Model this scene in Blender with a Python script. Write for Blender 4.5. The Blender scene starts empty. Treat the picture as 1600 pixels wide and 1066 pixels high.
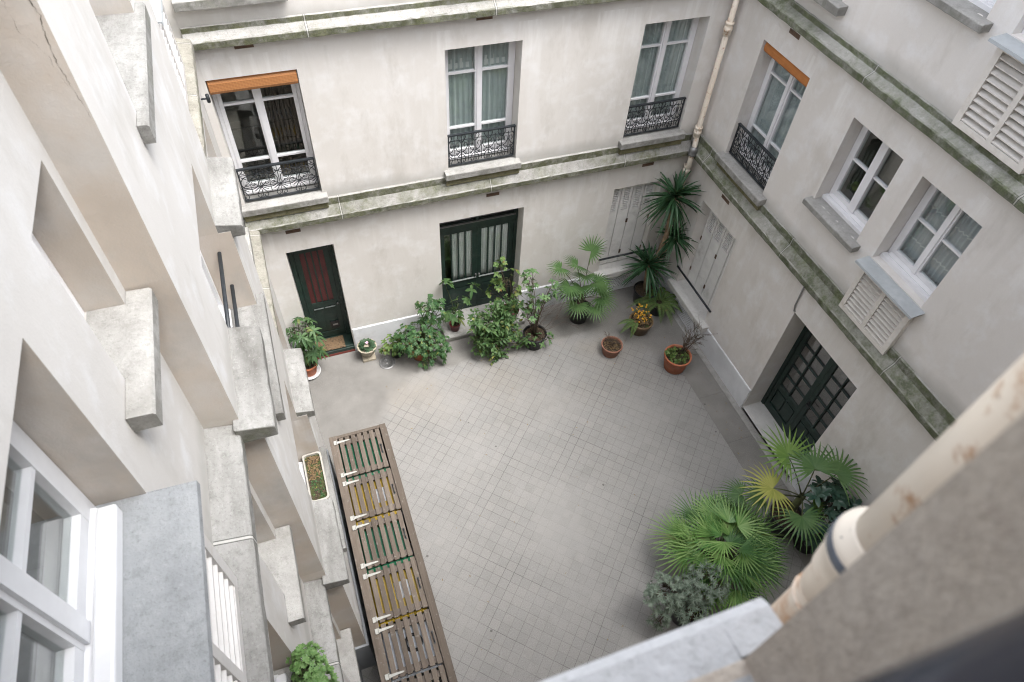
import bpy, bmesh, math, random
from math import sin, cos, pi, radians, sqrt
from mathutils import Vector as V, Matrix
random.seed(7)
RND = random.Random(11)
S = bpy.context.scene
COL = S.collection

# ------------------------------------------------------------------ materials
class NT:
    def __init__(s, name):
        s.m = bpy.data.materials.new(name); s.m.use_nodes = True
        s.t = s.m.node_tree; s.t.nodes.clear()
        s.out = s.t.nodes.new('ShaderNodeOutputMaterial')
        g = s.t.nodes.new('ShaderNodeNewGeometry'); s.geo = g
        s.P = g.outputs['Position']; s.N = g.outputs['Normal']; s.isl = g.outputs['Random Per Island']
    def n(s, typ, *ins, **kw):
        nd = s.t.nodes.new(typ)
        for k, v in kw.items(): setattr(nd, k, v)
        for i, v in enumerate(ins):
            if v is None: continue
            s.put(nd.inputs[i], v)
        return nd
    def put(s, sock, v):
        if hasattr(v, 'is_output'): s.t.links.new(v, sock)
        elif sock.type == 'RGBA' and len(v) == 3: sock.default_value = (*v, 1)
        else: sock.default_value = v
    def math(s, op, a, b=None, clamp=False):
        return s.n('ShaderNodeMath', a, b, operation=op, use_clamp=clamp).outputs[0]
    def scale(s, vec, sc):
        return s.n('ShaderNodeVectorMath', vec, sc, operation='MULTIPLY').outputs[0]
    def noise(s, sc, detail=3, rough=.55, vec=None, dist=0):
        nd = s.n('ShaderNodeTexNoise')
        s.put(nd.inputs['Vector'], vec if vec is not None else s.P)
        nd.inputs['Scale'].default_value = sc; nd.inputs['Detail'].default_value = detail
        nd.inputs['Roughness'].default_value = rough; nd.inputs['Distortion'].default_value = dist
        return nd.outputs[0]
    def ramp(s, f, lo, hi, a=0.0, b=1.0):
        nd = s.n('ShaderNodeMapRange', f, lo, hi, a, b); nd.clamp = True
        return nd.outputs[0]
    def mix(s, f, a, b, blend='MIX'):
        nd = s.t.nodes.new('ShaderNodeMix'); nd.data_type = 'RGBA'; nd.blend_type = blend
        s.put(nd.inputs[0], f); s.put(nd.inputs[6], a); s.put(nd.inputs[7], b)
        return nd.outputs[2]
    def sep(s, v):
        nd = s.n('ShaderNodeSeparateXYZ', v); return nd.outputs
    def bsdf(s, col, rough=.8, bump=None, bs=.2, dist=.01, metal=0, spec=.4):
        b = s.t.nodes.new('ShaderNodeBsdfPrincipled')
        s.put(b.inputs['Base Color'], col); s.put(b.inputs['Roughness'], rough)
        b.inputs['Metallic'].default_value = metal
        b.inputs['Specular IOR Level'].default_value = spec
        if bump is not None:
            bn = s.t.nodes.new('ShaderNodeBump'); bn.inputs['Strength'].default_value = bs
            bn.inputs['Distance'].default_value = dist
            s.put(bn.inputs['Height'], bump); s.t.links.new(bn.outputs[0], b.inputs['Normal'])
        return b
    def done(s, sh):
        s.t.links.new(sh.outputs[0], s.out.inputs[0]); return s.m

def m_stucco(name, a, b, pale, wallbase=True, jamb=False):
    t = NT(name)
    big = t.noise(.7, 4, .6); mid = t.noise(3.2, 4, .6); fine = t.noise(90, 2, .6)
    streak = t.noise(1.0, 4, .65, t.scale(t.P, (3.2, 3.2, .28)))
    c = t.mix(t.ramp(big, .35, .65), a, b)
    c = t.mix(t.math('MULTIPLY', t.ramp(mid, .50, .70), .65), c, pale)
    c = t.mix(t.math('MULTIPLY', t.ramp(streak, .57, .72), .45), c, pale)
    c = t.mix(t.math('MULTIPLY', t.ramp(t.noise(1.0, 5, .7, t.scale(t.P, (2.2, 2.2, .9))), .54, .68), .36), c, (a[0]*.68, a[1]*.66, a[2]*.62))
    if wallbase:
        z = t.sep(t.P)[2]
        wob = t.math('MULTIPLY', t.noise(1.4, 4), .30)
        for z0 in (3.5, 6.12):    # rising damp above each string course, dirt and lime runs below it
            d = t.math('SUBTRACT', t.math('SUBTRACT', z, z0), wob)
            f = t.math('MULTIPLY', t.ramp(d, -.02, .14, 1, 0), t.math('GREATER_THAN', z, z0 - .02))
            c = t.mix(t.math('MULTIPLY', f, .55), c, (.33, .325, .30))
            e = t.math('SUBTRACT', z0 - .3, z)
            run = t.noise(1.0, 4, .7, t.scale(t.P, (2.6, 2.6, .30)))
            g = t.math('MULTIPLY', t.ramp(e, 0, .95, 1, 0), t.math('GREATER_THAN', e, 0))
            c = t.mix(t.math('MULTIPLY', t.math('MULTIPLY', g, t.ramp(run, .55, .68)), .75), c, (.82, .81, .79))
            c = t.mix(t.math('MULTIPLY', t.math('MULTIPLY', g, t.ramp(run, .42, .30)), .30), c, (.42, .40, .36))
        # worn, bleached patches low on the ground floor
        f = t.math('MULTIPLY', t.ramp(z, 1.5, .5), t.ramp(t.noise(2.6, 4, .6, t.scale(t.P, (1.6, 1.6, .7))), .55, .66))
        c = t.mix(t.math('MULTIPLY', f, .5), c, (.66, .66, .66))
    if jamb:  # reveal shade painted browner on faces turned toward the camera, plus patchy stains
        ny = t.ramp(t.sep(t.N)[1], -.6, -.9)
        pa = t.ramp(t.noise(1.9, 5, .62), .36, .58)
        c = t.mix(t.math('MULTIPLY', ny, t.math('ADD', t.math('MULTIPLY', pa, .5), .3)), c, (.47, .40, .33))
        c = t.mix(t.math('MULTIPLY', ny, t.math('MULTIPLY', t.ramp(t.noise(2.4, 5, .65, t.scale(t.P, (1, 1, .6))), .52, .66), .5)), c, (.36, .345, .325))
    c = t.mix(t.math('MULTIPLY', t.ramp(fine, .3, .7), .16), c, (a[0]*.75, a[1]*.75, a[2]*.75))
    return t.done(t.bsdf(c, .92, t.math('ADD', t.math('MULTIPLY', mid, 1.5), t.math('MULTIPLY', fine, .25)), .35, .012, spec=.2))

def m_stone(name, base, light, moss=.5, joints=None, grain=1.0, sidew=.22, mc=(.185, .19, .125), grime=.0, along=None):
    t = NT(name)
    n1 = t.noise(4.5, 5, .65, t.scale(t.P, along) if along else None); n2 = t.noise(1.6, 4, .6); n3 = t.noise(35, 4, .7)
    n4 = t.noise(14, 5, .75); big = t.noise(.8, 3, .6)
    c = t.mix(t.math('ADD', t.math('MULTIPLY', t.ramp(n1, .32, .70), .55), t.math('MULTIPLY', t.ramp(big, .3, .7), .45)), base, light)
    c = t.mix(t.math('MULTIPLY', t.ramp(n4, .50, .68), .45 * grain), c, (base[0]*.6, base[1]*.6, base[2]*.57))
    c = t.mix(t.math('MULTIPLY', t.ramp(t.noise(60, 3, .8), .56, .66), .35 * grain), c, (base[0]*.4, base[1]*.4, base[2]*.38))
    c = t.mix(t.math('MULTIPLY', t.ramp(t.noise(45, 2, .8), .60, .66), .3 * grain * grain), c, tuple(min(1, q * 1.25) for q in light))
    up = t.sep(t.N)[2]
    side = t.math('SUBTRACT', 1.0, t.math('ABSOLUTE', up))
    f = t.math('ADD', t.math('MULTIPLY', n2, 1.0), t.math('MULTIPLY', side, sidew))
    f = t.math('ADD', f, t.math('MULTIPLY', n3, .22))
    f = t.ramp(f, 1.02 - moss * .62, 1.22 - moss * .62)
    mossc = t.mix(t.math('ADD', t.math('MULTIPLY', t.ramp(t.noise(70, 3, .7), .35, .65), .6), t.math('MULTIPLY', t.ramp(t.noise(5, 3), .35, .65), .4)), (.045, .055, .028), mc)
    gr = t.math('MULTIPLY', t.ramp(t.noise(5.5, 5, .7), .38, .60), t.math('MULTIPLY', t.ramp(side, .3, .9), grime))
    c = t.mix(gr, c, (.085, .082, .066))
    c = t.mix(t.math('MULTIPLY', f, t.math('ADD', t.math('MULTIPLY', t.ramp(t.noise(9, 5, .7), .35, .6), .6), .25)), c, mossc)
    if joints:
        ax, period, off = joints
        u = t.math('ABSOLUTE', t.math('SUBTRACT', t.math('FRACT', t.math('DIVIDE', t.math('ADD', t.sep(t.P)[ax], off), period)), .5))
        c = t.mix(t.math('MULTIPLY', t.math('LESS_THAN', u, .007 / period), .5), c, (.5, .49, .47))
        c = t.mix(t.math('MULTIPLY', t.math('LESS_THAN', t.math('ABSOLUTE', t.math('SUBTRACT', u, .012 / period)), .003 / period), .8), c, (.05, .05, .045))
    h = t.math('ADD', t.math('MULTIPLY', n1, .8), t.math('MULTIPLY', n3, .45 * grain))
    return t.done(t.bsdf(c, .95, h, .8, .02, spec=.15))

def m_plain(name, col, rough=.5, var=.12, nsc=14, bump=.0, metal=0, dirt=None, spec=.4, dirt_amt=.5):
    t = NT(name)
    n = t.noise(nsc, 4, .6)
    c = t.mix(t.ramp(n, .3, .7), tuple(x * (1 - var) for x in col), tuple(min(1, x * (1 + var)) for x in col))
    if dirt:
        c = t.mix(t.math('MULTIPLY', t.ramp(t.noise(nsc * .45, 5, .7), .54, .68), dirt_amt), c, dirt)
    return t.done(t.bsdf(c, rough, n if bump else None, bump, .01, metal, spec))

def m_leaf(name, a, b, tip=None, rough=.52, trans=.25):
    t = NT(name)
    f = t.isl
    c = t.mix(f, a, b)
    c = t.mix(t.math('MULTIPLY', t.noise(9, 2), .35), c, tuple(x * .55 for x in a))
    if tip:
        c = t.mix(t.math('MULTIPLY', t.ramp(f, tip[1], 1.0), 1.0), c, tip[0])
    b1 = t.bsdf(c, rough, spec=.30)
    tr = t.t.nodes.new('ShaderNodeBsdfTranslucent'); t.put(tr.inputs[0], t.mix(.5, c, (.25, .32, .06)))
    mx = t.t.nodes.new('ShaderNodeMixShader'); mx.inputs[0].default_value = trans
    t.t.links.new(b1.outputs[0], mx.inputs[1]); t.t.links.new(tr.outputs[0], mx.inputs[2])
    return t.done(mx)

def m_glass(name, tint=(.9, .93, .92), refl=1.45, rough=.015):
    t = NT(name)
    lw = t.n('ShaderNodeLayerWeight'); lw.inputs[0].default_value = .5
    fac = t.math('ADD', t.math('MULTIPLY', t.math('POWER', lw.outputs['Facing'], 3.5), .85), .085 * (refl / 1.45) ** 2)
    tr = t.t.nodes.new('ShaderNodeBsdfTransparent'); t.put(tr.inputs[0], tint)
    gl = t.t.nodes.new('ShaderNodeBsdfGlossy'); gl.inputs['Roughness'].default_value = rough
    bn = t.t.nodes.new('ShaderNodeBump'); bn.inputs['Strength'].default_value = .06; bn.inputs['Distance'].default_value = .02
    t.put(bn.inputs['Height'], t.noise(2.2, 2)); t.t.links.new(bn.outputs[0], gl.inputs['Normal'])
    mx = t.t.nodes.new('ShaderNodeMixShader')
    t.put(mx.inputs[0], fac)
    t.t.links.new(tr.outputs[0], mx.inputs[1]); t.t.links.new(gl.outputs[0], mx.inputs[2])
    return t.done(mx)

def m_floor():
    t = NT('courtyard_paving')
    x, y, z = t.sep(t.P)
    a = t.math('DIVIDE', t.math('ADD', x, y), .145 * sqrt(2))
    b = t.math('DIVIDE', t.math('SUBTRACT', x, y), .145 * sqrt(2))
    wob = t.math('MULTIPLY', t.math('SUBTRACT', t.noise(3.0, 3), .5), .10)
    a = t.math('ADD', a, wob); b = t.math('SUBTRACT', b, wob)
    ta = t.math('ABSOLUTE', t.math('SUBTRACT', t.math('FRACT', a), .5))
    tb = t.math('ABSOLUTE', t.math('SUBTRACT', t.math('FRACT', b), .5))
    ja = t.ramp(ta, .470, .484); jb = t.ramp(tb, .470, .484)
    # joints silt up and fade in places, row by row
    fa = t.ramp(t.noise(1.0, 3, .6, t.scale(t.P, (.9, .9, 1))), .38, .60, .30, 1)
    rowa = t.n('ShaderNodeTexWhiteNoise', noise_dimensions='1D'); t.put(rowa.inputs['W'], t.math('ROUND', a))
    rowb = t.n('ShaderNodeTexWhiteNoise', noise_dimensions='1D'); t.put(rowb.inputs['W'], t.math('ADD', t.math('ROUND', b), 77.3))
    ja = t.math('MULTIPLY', ja, t.ramp(rowa.outputs[0], 0, 1, .35, 1)); jb = t.math('MULTIPLY', jb, t.ramp(rowb.outputs[0], 0, 1, .35, 1))
    j = t.math('MULTIPLY', t.math('MAXIMUM', ja, jb), fa)
    cell = t.n('ShaderNodeCombineXYZ', t.math('FLOOR', a), t.math('FLOOR', b)).outputs[0]
    wn = t.n('ShaderNodeTexWhiteNoise', noise_dimensions='3D'); t.put(wn.inputs[0], cell)
    speck = t.noise(75, 2, .8); sp2 = t.noise(26, 3, .8)
    base = t.mix(t.ramp(t.noise(.9, 4, .6), .36, .64), (.255, .251, .244), (.222, .219, .212))
    tile = t.mix(t.math('MULTIPLY', t.ramp(wn.outputs[0], .3, 1), .20), base, (.295, .284, .265))
    tile = t.mix(t.math('MULTIPLY', t.ramp(wn.outputs[0], .25, 0), .16), tile, (.195, .188, .176))
    # warmer tiles near the pots by the back wall
    warm = t.math('MULTIPLY', t.ramp(t.noise(.8, 3), .42, .62), t.ramp(y, 5.6, 7.0))
    tile = t.mix(t.math('MULTIPLY', warm, .25), tile, (.27, .23, .175))
    tile = t.mix(t.math('MULTIPLY', j, .84), tile, (.05, .047, .043))
    # plain cement margin along the walls
    conc = t.mix(t.ramp(t.noise(1.5, 5, .65), .35, .65), (.16, .154, .144), (.217, .21, .198))
    wb = t.math('MULTIPLY', t.math('SUBTRACT', t.noise(1.1, 3), .5), 1.0)
    left = t.ramp(t.math('ADD', t.math('ADD', t.math('SUBTRACT', t.math('MULTIPLY', y, .75), x), wb), 0), 4.35, 4.75)
    top = t.ramp(t.math('ADD', y, t.math('MULTIPLY', wb, .35)), 7.38, 7.46)
    right = t.math('GREATER_THAN', t.math('ADD', x, t.math('MULTIPLY', t.math('GREATER_THAN', t.math('SUBTRACT', y, 3.4), 0), 0)), 6.02)
    right = t.math('MULTIPLY', right, t.math('LESS_THAN', y, 6.6))
    corner = t.ramp(t.math('ADD', t.math('ADD', x, y), wb), 12.1, 12.5)
    marg = t.math('MAXIMUM', t.math('MAXIMUM', left, top), t.math('MAXIMUM', right, corner))
    # cement slab joints on the right margin
    s1 = t.math('ABSOLUTE', t.math('SUBTRACT', t.math('FRACT', t.math('DIVIDE', t.math('ADD', y, .12), .99)), .5))
    sj = t.math('MULTIPLY', t.math('LESS_THAN', s1, .006), right)
    sj = t.math('MAXIMUM', sj, t.math('LESS_THAN', t.math('ABSOLUTE', t.math('SUBTRACT', x, 6.02)), .006))
    conc = t.mix(t.math('MULTIPLY', t.math('MULTIPLY', sj, right), .6), conc, (.12, .115, .11))
    c = t.mix(marg, tile, conc)
    c = t.mix(t.math('MULTIPLY', t.ramp(speck, .56, .70), .34), c, (.46, .45, .435))
    c = t.mix(t.math('MULTIPLY', t.ramp(speck, .44, .32), .42), c, (.09, .087, .082))
    # stains, drips
    st = t.math('MULTIPLY', t.ramp(t.noise(2.1, 5, .7), .56, .74), .22)
    c = t.mix(st, c, (.13, .125, .116))
    dots = t.n('ShaderNodeTexVoronoi'); t.put(dots.inputs['Vector'], t.P); dots.inputs['Scale'].default_value = 2.3
    dd = t.math('MULTIPLY', t.math('LESS_THAN', dots.outputs['Distance'], .045), t.math('GREATER_THAN', t.noise(1.3, 2), .50))
    c = t.mix(t.math('MULTIPLY', dd, .75), c, (.08, .078, .072))
    bh = t.math('SUBTRACT', t.math('MULTIPLY', sp2, .35), t.math('MULTIPLY', t.math('MULTIPLY', j, t.math('SUBTRACT', 1, marg)), .8))
    return t.done(t.bsdf(c, .85, bh, .35, .006, spec=.25))

def m_wood(name, a, b, ax=1):
    t = NT(name)
    sc = [26, 26, 26]; sc[ax] = 1.6
    g = t.noise(1.0, 5, .7, t.scale(t.P, tuple(sc)), .4)
    k = t.noise(4, 3)
    c = t.mix(t.ramp(g, .3, .7), a, b)
    c = t.mix(t.math('MULTIPLY', t.isl, .75), c, tuple(x * .55 for x in a))
    c = t.mix(t.math('MULTIPLY', t.ramp(k, .55, .72), .45), c, (.075, .062, .05))
    c = t.mix(t.math('MULTIPLY', t.ramp(t.noise(16, 3, .7), .6, .7), .35), c, (.33, .32, .30))
    return t.done(t.bsdf(c, .85, g, .5, .006, spec=.2))

def m_cloth(name, col, col2, stripes=None, trans=.15, lines=None):
    t = NT(name)
    x, y, z = t.sep(t.P)
    c = t.mix(t.ramp(t.noise(6, 3), .35, .65), col, col2)
    if stripes:
        ax, per = stripes
        w = t.math('ABSOLUTE', t.math('SUBTRACT', t.math('FRACT', t.math('DIVIDE', t.sep(t.P)[ax], per)), .5))
        c = t.mix(t.math('MULTIPLY', t.math('LESS_THAN', w, .03), .6), c, tuple(min(1, q * 1.6) for q in col2))
    if lines:
        zz = t.math('ADD', z, t.math('MULTIPLY', t.noise(6, 2), .05))
        w = t.math('ABSOLUTE', t.math('SUBTRACT', t.math('FRACT', t.math('DIVIDE', zz, lines)), .5))
        c = t.mix(t.math('MULTIPLY', t.math('LESS_THAN', w, .035), .5), c, tuple(min(1, q * 1.8) for q in col2))
    b1 = t.bsdf(c, .9, spec=.1)
    tr = t.t.nodes.new('ShaderNodeBsdfTranslucent'); t.put(tr.inputs[0], c)
    mx = t.t.nodes.new('ShaderNodeMixShader'); mx.inputs[0].default_value = trans
    t.t.links.new(b1.outputs[0], mx.inputs[1]); t.t.links.new(tr.outputs[0], mx.inputs[2])
    return t.done(mx)

def m_blind():
    t = NT('orange_bamboo')
    x, y, z = t.sep(t.P)
    u = t.math('ADD', x, y)
    w1 = t.math('ABSOLUTE', t.math('SUBTRACT', t.math('FRACT', t.math('DIVIDE', z, .018)), .5))
    w2 = t.math('ABSOLUTE', t.math('SUBTRACT', t.math('FRACT', t.math('DIVIDE', u, .035)), .5))
    c = t.mix(t.ramp(w1, .2, .45), (.47, .205, .075), (.32, .135, .05))
    c = t.mix(t.math('MULTIPLY', t.math('LESS_THAN', w2, .06), .5), c, (.52, .28, .11))
    return t.done(t.bsdf(c, .65, w1, .6, .004))

def m_mesh(name):
    t = NT(name)
    x, y, z = t.sep(t.P)
    u = t.math('ADD', x, t.math('MULTIPLY', z, .55)); v = t.math('SUBTRACT', x, t.math('MULTIPLY', z, .55))
    f = t.math('MAXIMUM', *[t.math('GREATER_THAN', t.math('ABSOLUTE', t.math('SUBTRACT', t.math('FRACT', t.math('DIVIDE', q, .024)), .5)), .40) for q in (u, v)])
    c = t.mix(t.ramp(t.noise(3, 3), .35, .65), (.085, .017, .018), (.15, .027, .026))
    c = t.mix(t.math('MULTIPLY', f, .75), c, (.035, .02, .02))
    return t.done(t.bsdf(c, .35))

def m_pipe():
    t = NT('cream_pipe_paint')
    c = t.mix(t.ramp(t.noise(5, 3), .35, .65), (.74, .64, .52), (.78, .70, .59))
    r = t.math('MAXIMUM', t.ramp(t.noise(11, 5, .7), .57, .67), t.ramp(t.noise(5.5, 5, .75), .58, .66))
    z = t.sep(t.P)[2]
    low = t.math('MULTIPLY', t.math('MULTIPLY', t.ramp(z, 8.92, 8.78), t.ramp(z, 8.2, 8.5)), t.ramp(t.noise(14, 4, .7), .40, .62))
    c = t.mix(t.math('MULTIPLY', t.ramp(t.noise(3, 3), .4, .65), .35), c, (.70, .66, .60))
    c = t.mix(t.math('MULTIPLY', low, .7), c, (.50, .26, .11))
    c = t.mix(t.math('MULTIPLY', r, .8), c, (.40, .20, .085))
    c = t.mix(t.math('MULTIPLY', t.ramp(t.noise(16, 4, .75), .66, .70), .9), c, (.05, .042, .04))
    return t.done(t.bsdf(c, .42, r, .3, .003))

def m_mat():
    t = NT('coir')
    n = t.noise(120, 2); w = t.noise(9, 1, .5, None, 2.2)
    c = t.mix(n, (.10, .065, .038), (.21, .14, .08))
    l = t.ramp(t.math('ABSOLUTE', t.math('SUBTRACT', w, .5)), .012, .028, 1, 0)
    c = t.mix(t.math('MULTIPLY', l, .85), c, (.03, .022, .016))
    return t.done(t.bsdf(c, .95, n, .6, .01))

def m_soil(name='potting_soil', green=0.0):
    t = NT(name)
    n = t.noise(40, 4, .7)
    c = t.mix(t.ramp(n, .3, .7), (.022, .016, .011), (.09, .065, .042))
    c = t.mix(t.math('MULTIPLY', t.ramp(t.noise(60, 2), .6, .68), .7), c, (.26, .19, .11))
    if green: c = t.mix(t.math('MULTIPLY', t.ramp(t.noise(7, 4, .6), .55 - green * .1, .62), .9), c, (.055, .085, .02))
    return t.done(t.bsdf(c, .95, n, .9, .03))

M = {}
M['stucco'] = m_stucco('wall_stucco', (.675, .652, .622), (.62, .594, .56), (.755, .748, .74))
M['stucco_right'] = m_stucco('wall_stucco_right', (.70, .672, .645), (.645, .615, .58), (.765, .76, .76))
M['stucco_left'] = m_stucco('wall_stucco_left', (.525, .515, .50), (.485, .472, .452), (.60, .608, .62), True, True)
t_ = NT('near_wall_roughcast')
_f = t_.noise(140, 4, .7); _m = t_.noise(38, 4, .7); _b = t_.noise(5, 4, .6)
_c = t_.mix(t_.ramp(_b, .35, .65), (.48, .415, .345), (.55, .49, .42))
_c = t_.mix(t_.math('MULTIPLY', t_.ramp(_m, .42, .66), .55), _c, (.33, .275, .23))
_c = t_.mix(t_.math('MULTIPLY', t_.ramp(_f, .5, .7), .4), _c, (.58, .53, .47))
M['stucco_near'] = t_.done(t_.bsdf(_c, .95, t_.math('ADD', t_.math('MULTIPLY', _f, .4), _m), .7, .006, spec=.15))
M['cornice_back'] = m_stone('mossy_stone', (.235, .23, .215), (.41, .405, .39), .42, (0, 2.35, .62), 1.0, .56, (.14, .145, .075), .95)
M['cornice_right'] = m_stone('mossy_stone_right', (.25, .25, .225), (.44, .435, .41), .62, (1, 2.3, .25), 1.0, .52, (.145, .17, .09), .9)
M['ledge_left'] = m_stone('pale_ledge_stone', (.125, .122, .114), (.33, .33, .32), .30, (1, 20, 8.0), .8, .22, (.17, .175, .12), .4, (1.5, .35, 1.5))
M['ledge_far'] = m_stone('weathered_return_stone', (.17, .16, .135), (.36, .35, .31), .46, (1, 1.1, .2), 1.0, .2)
M['sill_base'] = m_stone('mossy_sill_base', (.16, .14, .09), (.27, .25, .18), .75, None, 1.0, .4, (.16, .15, .07))
M['sill'] = m_stone('sill_stone', (.23, .226, .213), (.42, .415, .40), .22, None, .7, .22, (.185, .19, .125), .45)
M['sill_near'] = m_stone('near_sill_stone', (.42, .425, .43), (.55, .55, .555), .0, None, .7)
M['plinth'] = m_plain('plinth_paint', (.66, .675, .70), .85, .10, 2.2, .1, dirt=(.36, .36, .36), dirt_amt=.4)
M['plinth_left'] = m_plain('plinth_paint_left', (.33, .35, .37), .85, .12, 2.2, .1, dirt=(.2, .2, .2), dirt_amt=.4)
M['white'] = m_plain('white_window_paint', (.74, .74, .76), .35, .04, 6)
M['oldwhite'] = m_plain('old_white_paint', (.52, .51, .50), .5, .06, 12, .1, dirt=(.42, .38, .33), dirt_amt=.35)
M['cream'] = m_plain('shutter_cream', (.66, .63, .59), .6, .07, 10, .1, dirt=(.30, .22, .15), dirt_amt=.25)
M['greyshutter'] = m_plain('grey_shutter_paint', (.70, .695, .68), .6, .08, 5, .1, dirt=(.33, .32, .30), dirt_amt=.45)
M['green'] = m_plain('dark_green_paint', (.014, .030, .024), .38, .3, 8, .05, dirt=(.05, .06, .055), dirt_amt=.5)
M['iron'] = m_plain('black_iron', (.022, .026, .030), .45, .25, 30, .1)
M['railtop'] = m_plain('near_rail_paint', (.014, .018, .030), .13, .1, 20, spec=1.0)
M['dark'] = m_plain('dark_room', (.055, .048, .042), .9, .3, 2)
M['room'] = m_plain('room_plaster', (.19, .165, .14), .9, .25, 1.2)
M['zinc'] = m_plain('zinc_sheet', (.36, .385, .40), .6, .12, 5, .05, .0, dirt=(.47, .485, .49), dirt_amt=.6)
M['white_near'] = m_plain('near_white_paint', (.60, .61, .63), .4, .05, 6, 0, dirt=(.5, .5, .5), dirt_amt=.25)
M['zinc_near'] = m_stone('worn_zinc', (.19, .20, .21), (.30, .315, .325), .0, None, .75)
M['terracotta'] = m_plain('terracotta', (.42, .14, .07), .75, .15, 9, .1, dirt=(.40, .24, .17), dirt_amt=.5)
M['oldterracotta'] = m_plain('old_terracotta', (.26, .125, .085), .85, .2, 9, .15, dirt=(.30, .24, .19), dirt_amt=.6)
M['browngreen'] = m_plain('glazed_olive_clay', (.15, .10, .055), .45, .3, 7, .05, dirt=(.12, .13, .06), dirt_amt=.6)
M['blackpot'] = m_plain('black_plastic', (.016, .016, .018), .4, .2, 8)
M['maroon'] = m_plain('maroon_plastic', (.11, .022, .022), .4, .2, 8)
M['stonepot'] = m_plain('weathered_stone', (.36, .32, .25), .9, .2, 9, .3, dirt=(.17, .18, .08), dirt_amt=.6)
M['whiteplastic'] = m_plain('white_plastic', (.66, .67, .68), .4, .05, 8)
M['planter'] = m_plain('cream_plastic', (.36, .345, .31), .45, .06, 8, 0, dirt=(.4, .36, .3), dirt_amt=.3)
M['soil'] = m_soil(); M['mosssoil'] = m_soil('mossy_soil', 1.0)
M['hinge'] = m_plain('white_hinge_paint', (.37, .37, .345), .5, .1, 30, .1, dirt=(.3, .25, .18), dirt_amt=.4)
M['steel'] = m_plain('grey_metal', (.25, .25, .25), .45, .15, 20, 0, .6)
M['sill_pale'] = m_stone('painted_sill', (.46, .455, .44), (.62, .615, .60), .12, None, .5)
M['brick'] = m_plain('brown_vent_grille', (.13, .085, .06), .8, .2, 12)
M['binG'] = m_plain('green_plastic', (.018, .15, .075), .4, .12, 6)
M['binY'] = m_plain('yellow_plastic', (.46, .31, .03), .4, .10, 6)
M['binW'] = m_plain('grey_white_plastic', (.50, .53, .58), .4, .08, 6)
M['binbody'] = m_plain('dark_grey_plastic', (.03, .033, .035), .5, .15, 6)
M['paper'] = m_plain('white_sticker', (.70, .72, .75), .5, .05, 8)
M['door_wood_red'] = m_plain('red_worn_paint', (.18, .045, .035), .7, .3, 10, .1)
M['twig'] = m_plain('twig_bark', (.10, .075, .055), .85, .25, 25, .2)
M['greentwig'] = m_plain('green_stem', (.085, .10, .04), .7, .25, 25)
M['trunk'] = m_plain('yucca_bark', (.24, .17, .11), .9, .3, 18, .4)
M['crack'] = m_plain('crack_shadow', (.10, .09, .075), .95, .2, 20)
M['glass'] = m_glass('window_glass'); M['glassdark'] = m_glass('old_glass', (.86, .86, .84), 2.6)
M['curtain'] = m_cloth('net_curtain', (.56, .60, .615), (.66, .70, .71), (0, .26))
M['curtain_y'] = m_cloth('net_curtain_side', (.54, .58, .61), (.64, .68, .71))
M['curtain_l'] = m_cloth('lined_net_curtain', (.47, .50, .53), (.54, .57, .60), None, .15, .24)
M['white_curtain'] = m_cloth('white_curtain', (.86, .85, .85), (.92, .91, .91))
M['green_drape'] = m_cloth('grey_green_drape', (.23, .29, .27), (.30, .36, .34))
M['blind'] = m_blind(); M['redmesh'] = m_mesh('red_glass_behind_wire'); M['pipe'] = m_pipe(); M['mat'] = m_mat()
M['orangeblind'] = m_plain('orange_canvas', (.42, .16, .045), .7, .1, 9)
M['floor'] = m_floor()
M['wood'] = m_wood('weathered_planks', (.115, .092, .074), (.195, .165, .138))
M['wood_x'] = m_wood('weathered_cross_planks', (.12, .10, .085), (.18, .155, .135), 0)
M['band'] = m_plain('dark_rubber', (.10, .115, .14), .5, .2, 30)
L_ = m_leaf
M['leaf_mango'] = L_('dark_lance_leaf', (.045, .105, .042), (.11, .19, .08), ((.16, .17, .05), .93))
M['leaf_schef'] = L_('umbrella_leaf', (.026, .085, .030), (.085, .165, .06), ((.20, .20, .04), .94))
M['leaf_lemon'] = L_('bright_leaf', (.040, .10, .034), (.115, .195, .07), ((.22, .23, .06), .93))
M['leaf_thin'] = L_('small_green_leaf', (.075, .165, .065), (.18, .29, .12))
M['leaf_ivy'] = L_('yellow_green_leaf', (.07, .145, .04), (.19, .27, .08), ((.20, .13, .04), .9))
M['leaf_palm'] = L_('palm_frond', (.065, .145, .05), (.125, .225, .08), None, .4, .3)
M['leaf_palm_bright'] = L_('bright_palm_frond', (.11, .22, .05), (.20, .32, .08), None, .4, .35)
M['leaf_palm_yellow'] = L_('yellowing_palm_frond', (.29, .32, .075), (.42, .41, .12), None, .45, .35)
M['leaf_dense'] = L_('dense_palm_blade', (.075, .20, .055), (.24, .39, .13), ((.14, .17, .06), .95), .36, .25)
M['leaf_dense_bright'] = L_('dense_palm_bright_blade', (.13, .29, .07), (.32, .47, .17), None, .36, .3)
M['leaf_dense_dark'] = L_('dense_palm_deep_blade', (.035, .105, .035), (.10, .20, .07), None, .36, .25)
M['leaf_yucca'] = L_('yucca_blade', (.018, .060, .026), (.05, .12, .055), None, .38, .12)
M['leaf_fern'] = L_('fern_frond', (.065, .135, .04), (.155, .225, .075), ((.19, .16, .06), .9))
M['leaf_grey'] = L_('grey_green_leaf', (.11, .155, .115), (.225, .275, .22), None, .5, .15)
M['leaf_ficus'] = L_('glossy_dark_leaf', (.025, .065, .045), (.07, .12, .09), None, .22, .08)
M['leaf_ledge'] = L_('fresh_green_leaf', (.10, .21, .06), (.20, .33, .12), None, .5, .3)
M['leaf_purple'] = L_('african_violet_leaf', (.04, .085, .045), (.09, .15, .085))
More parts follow.
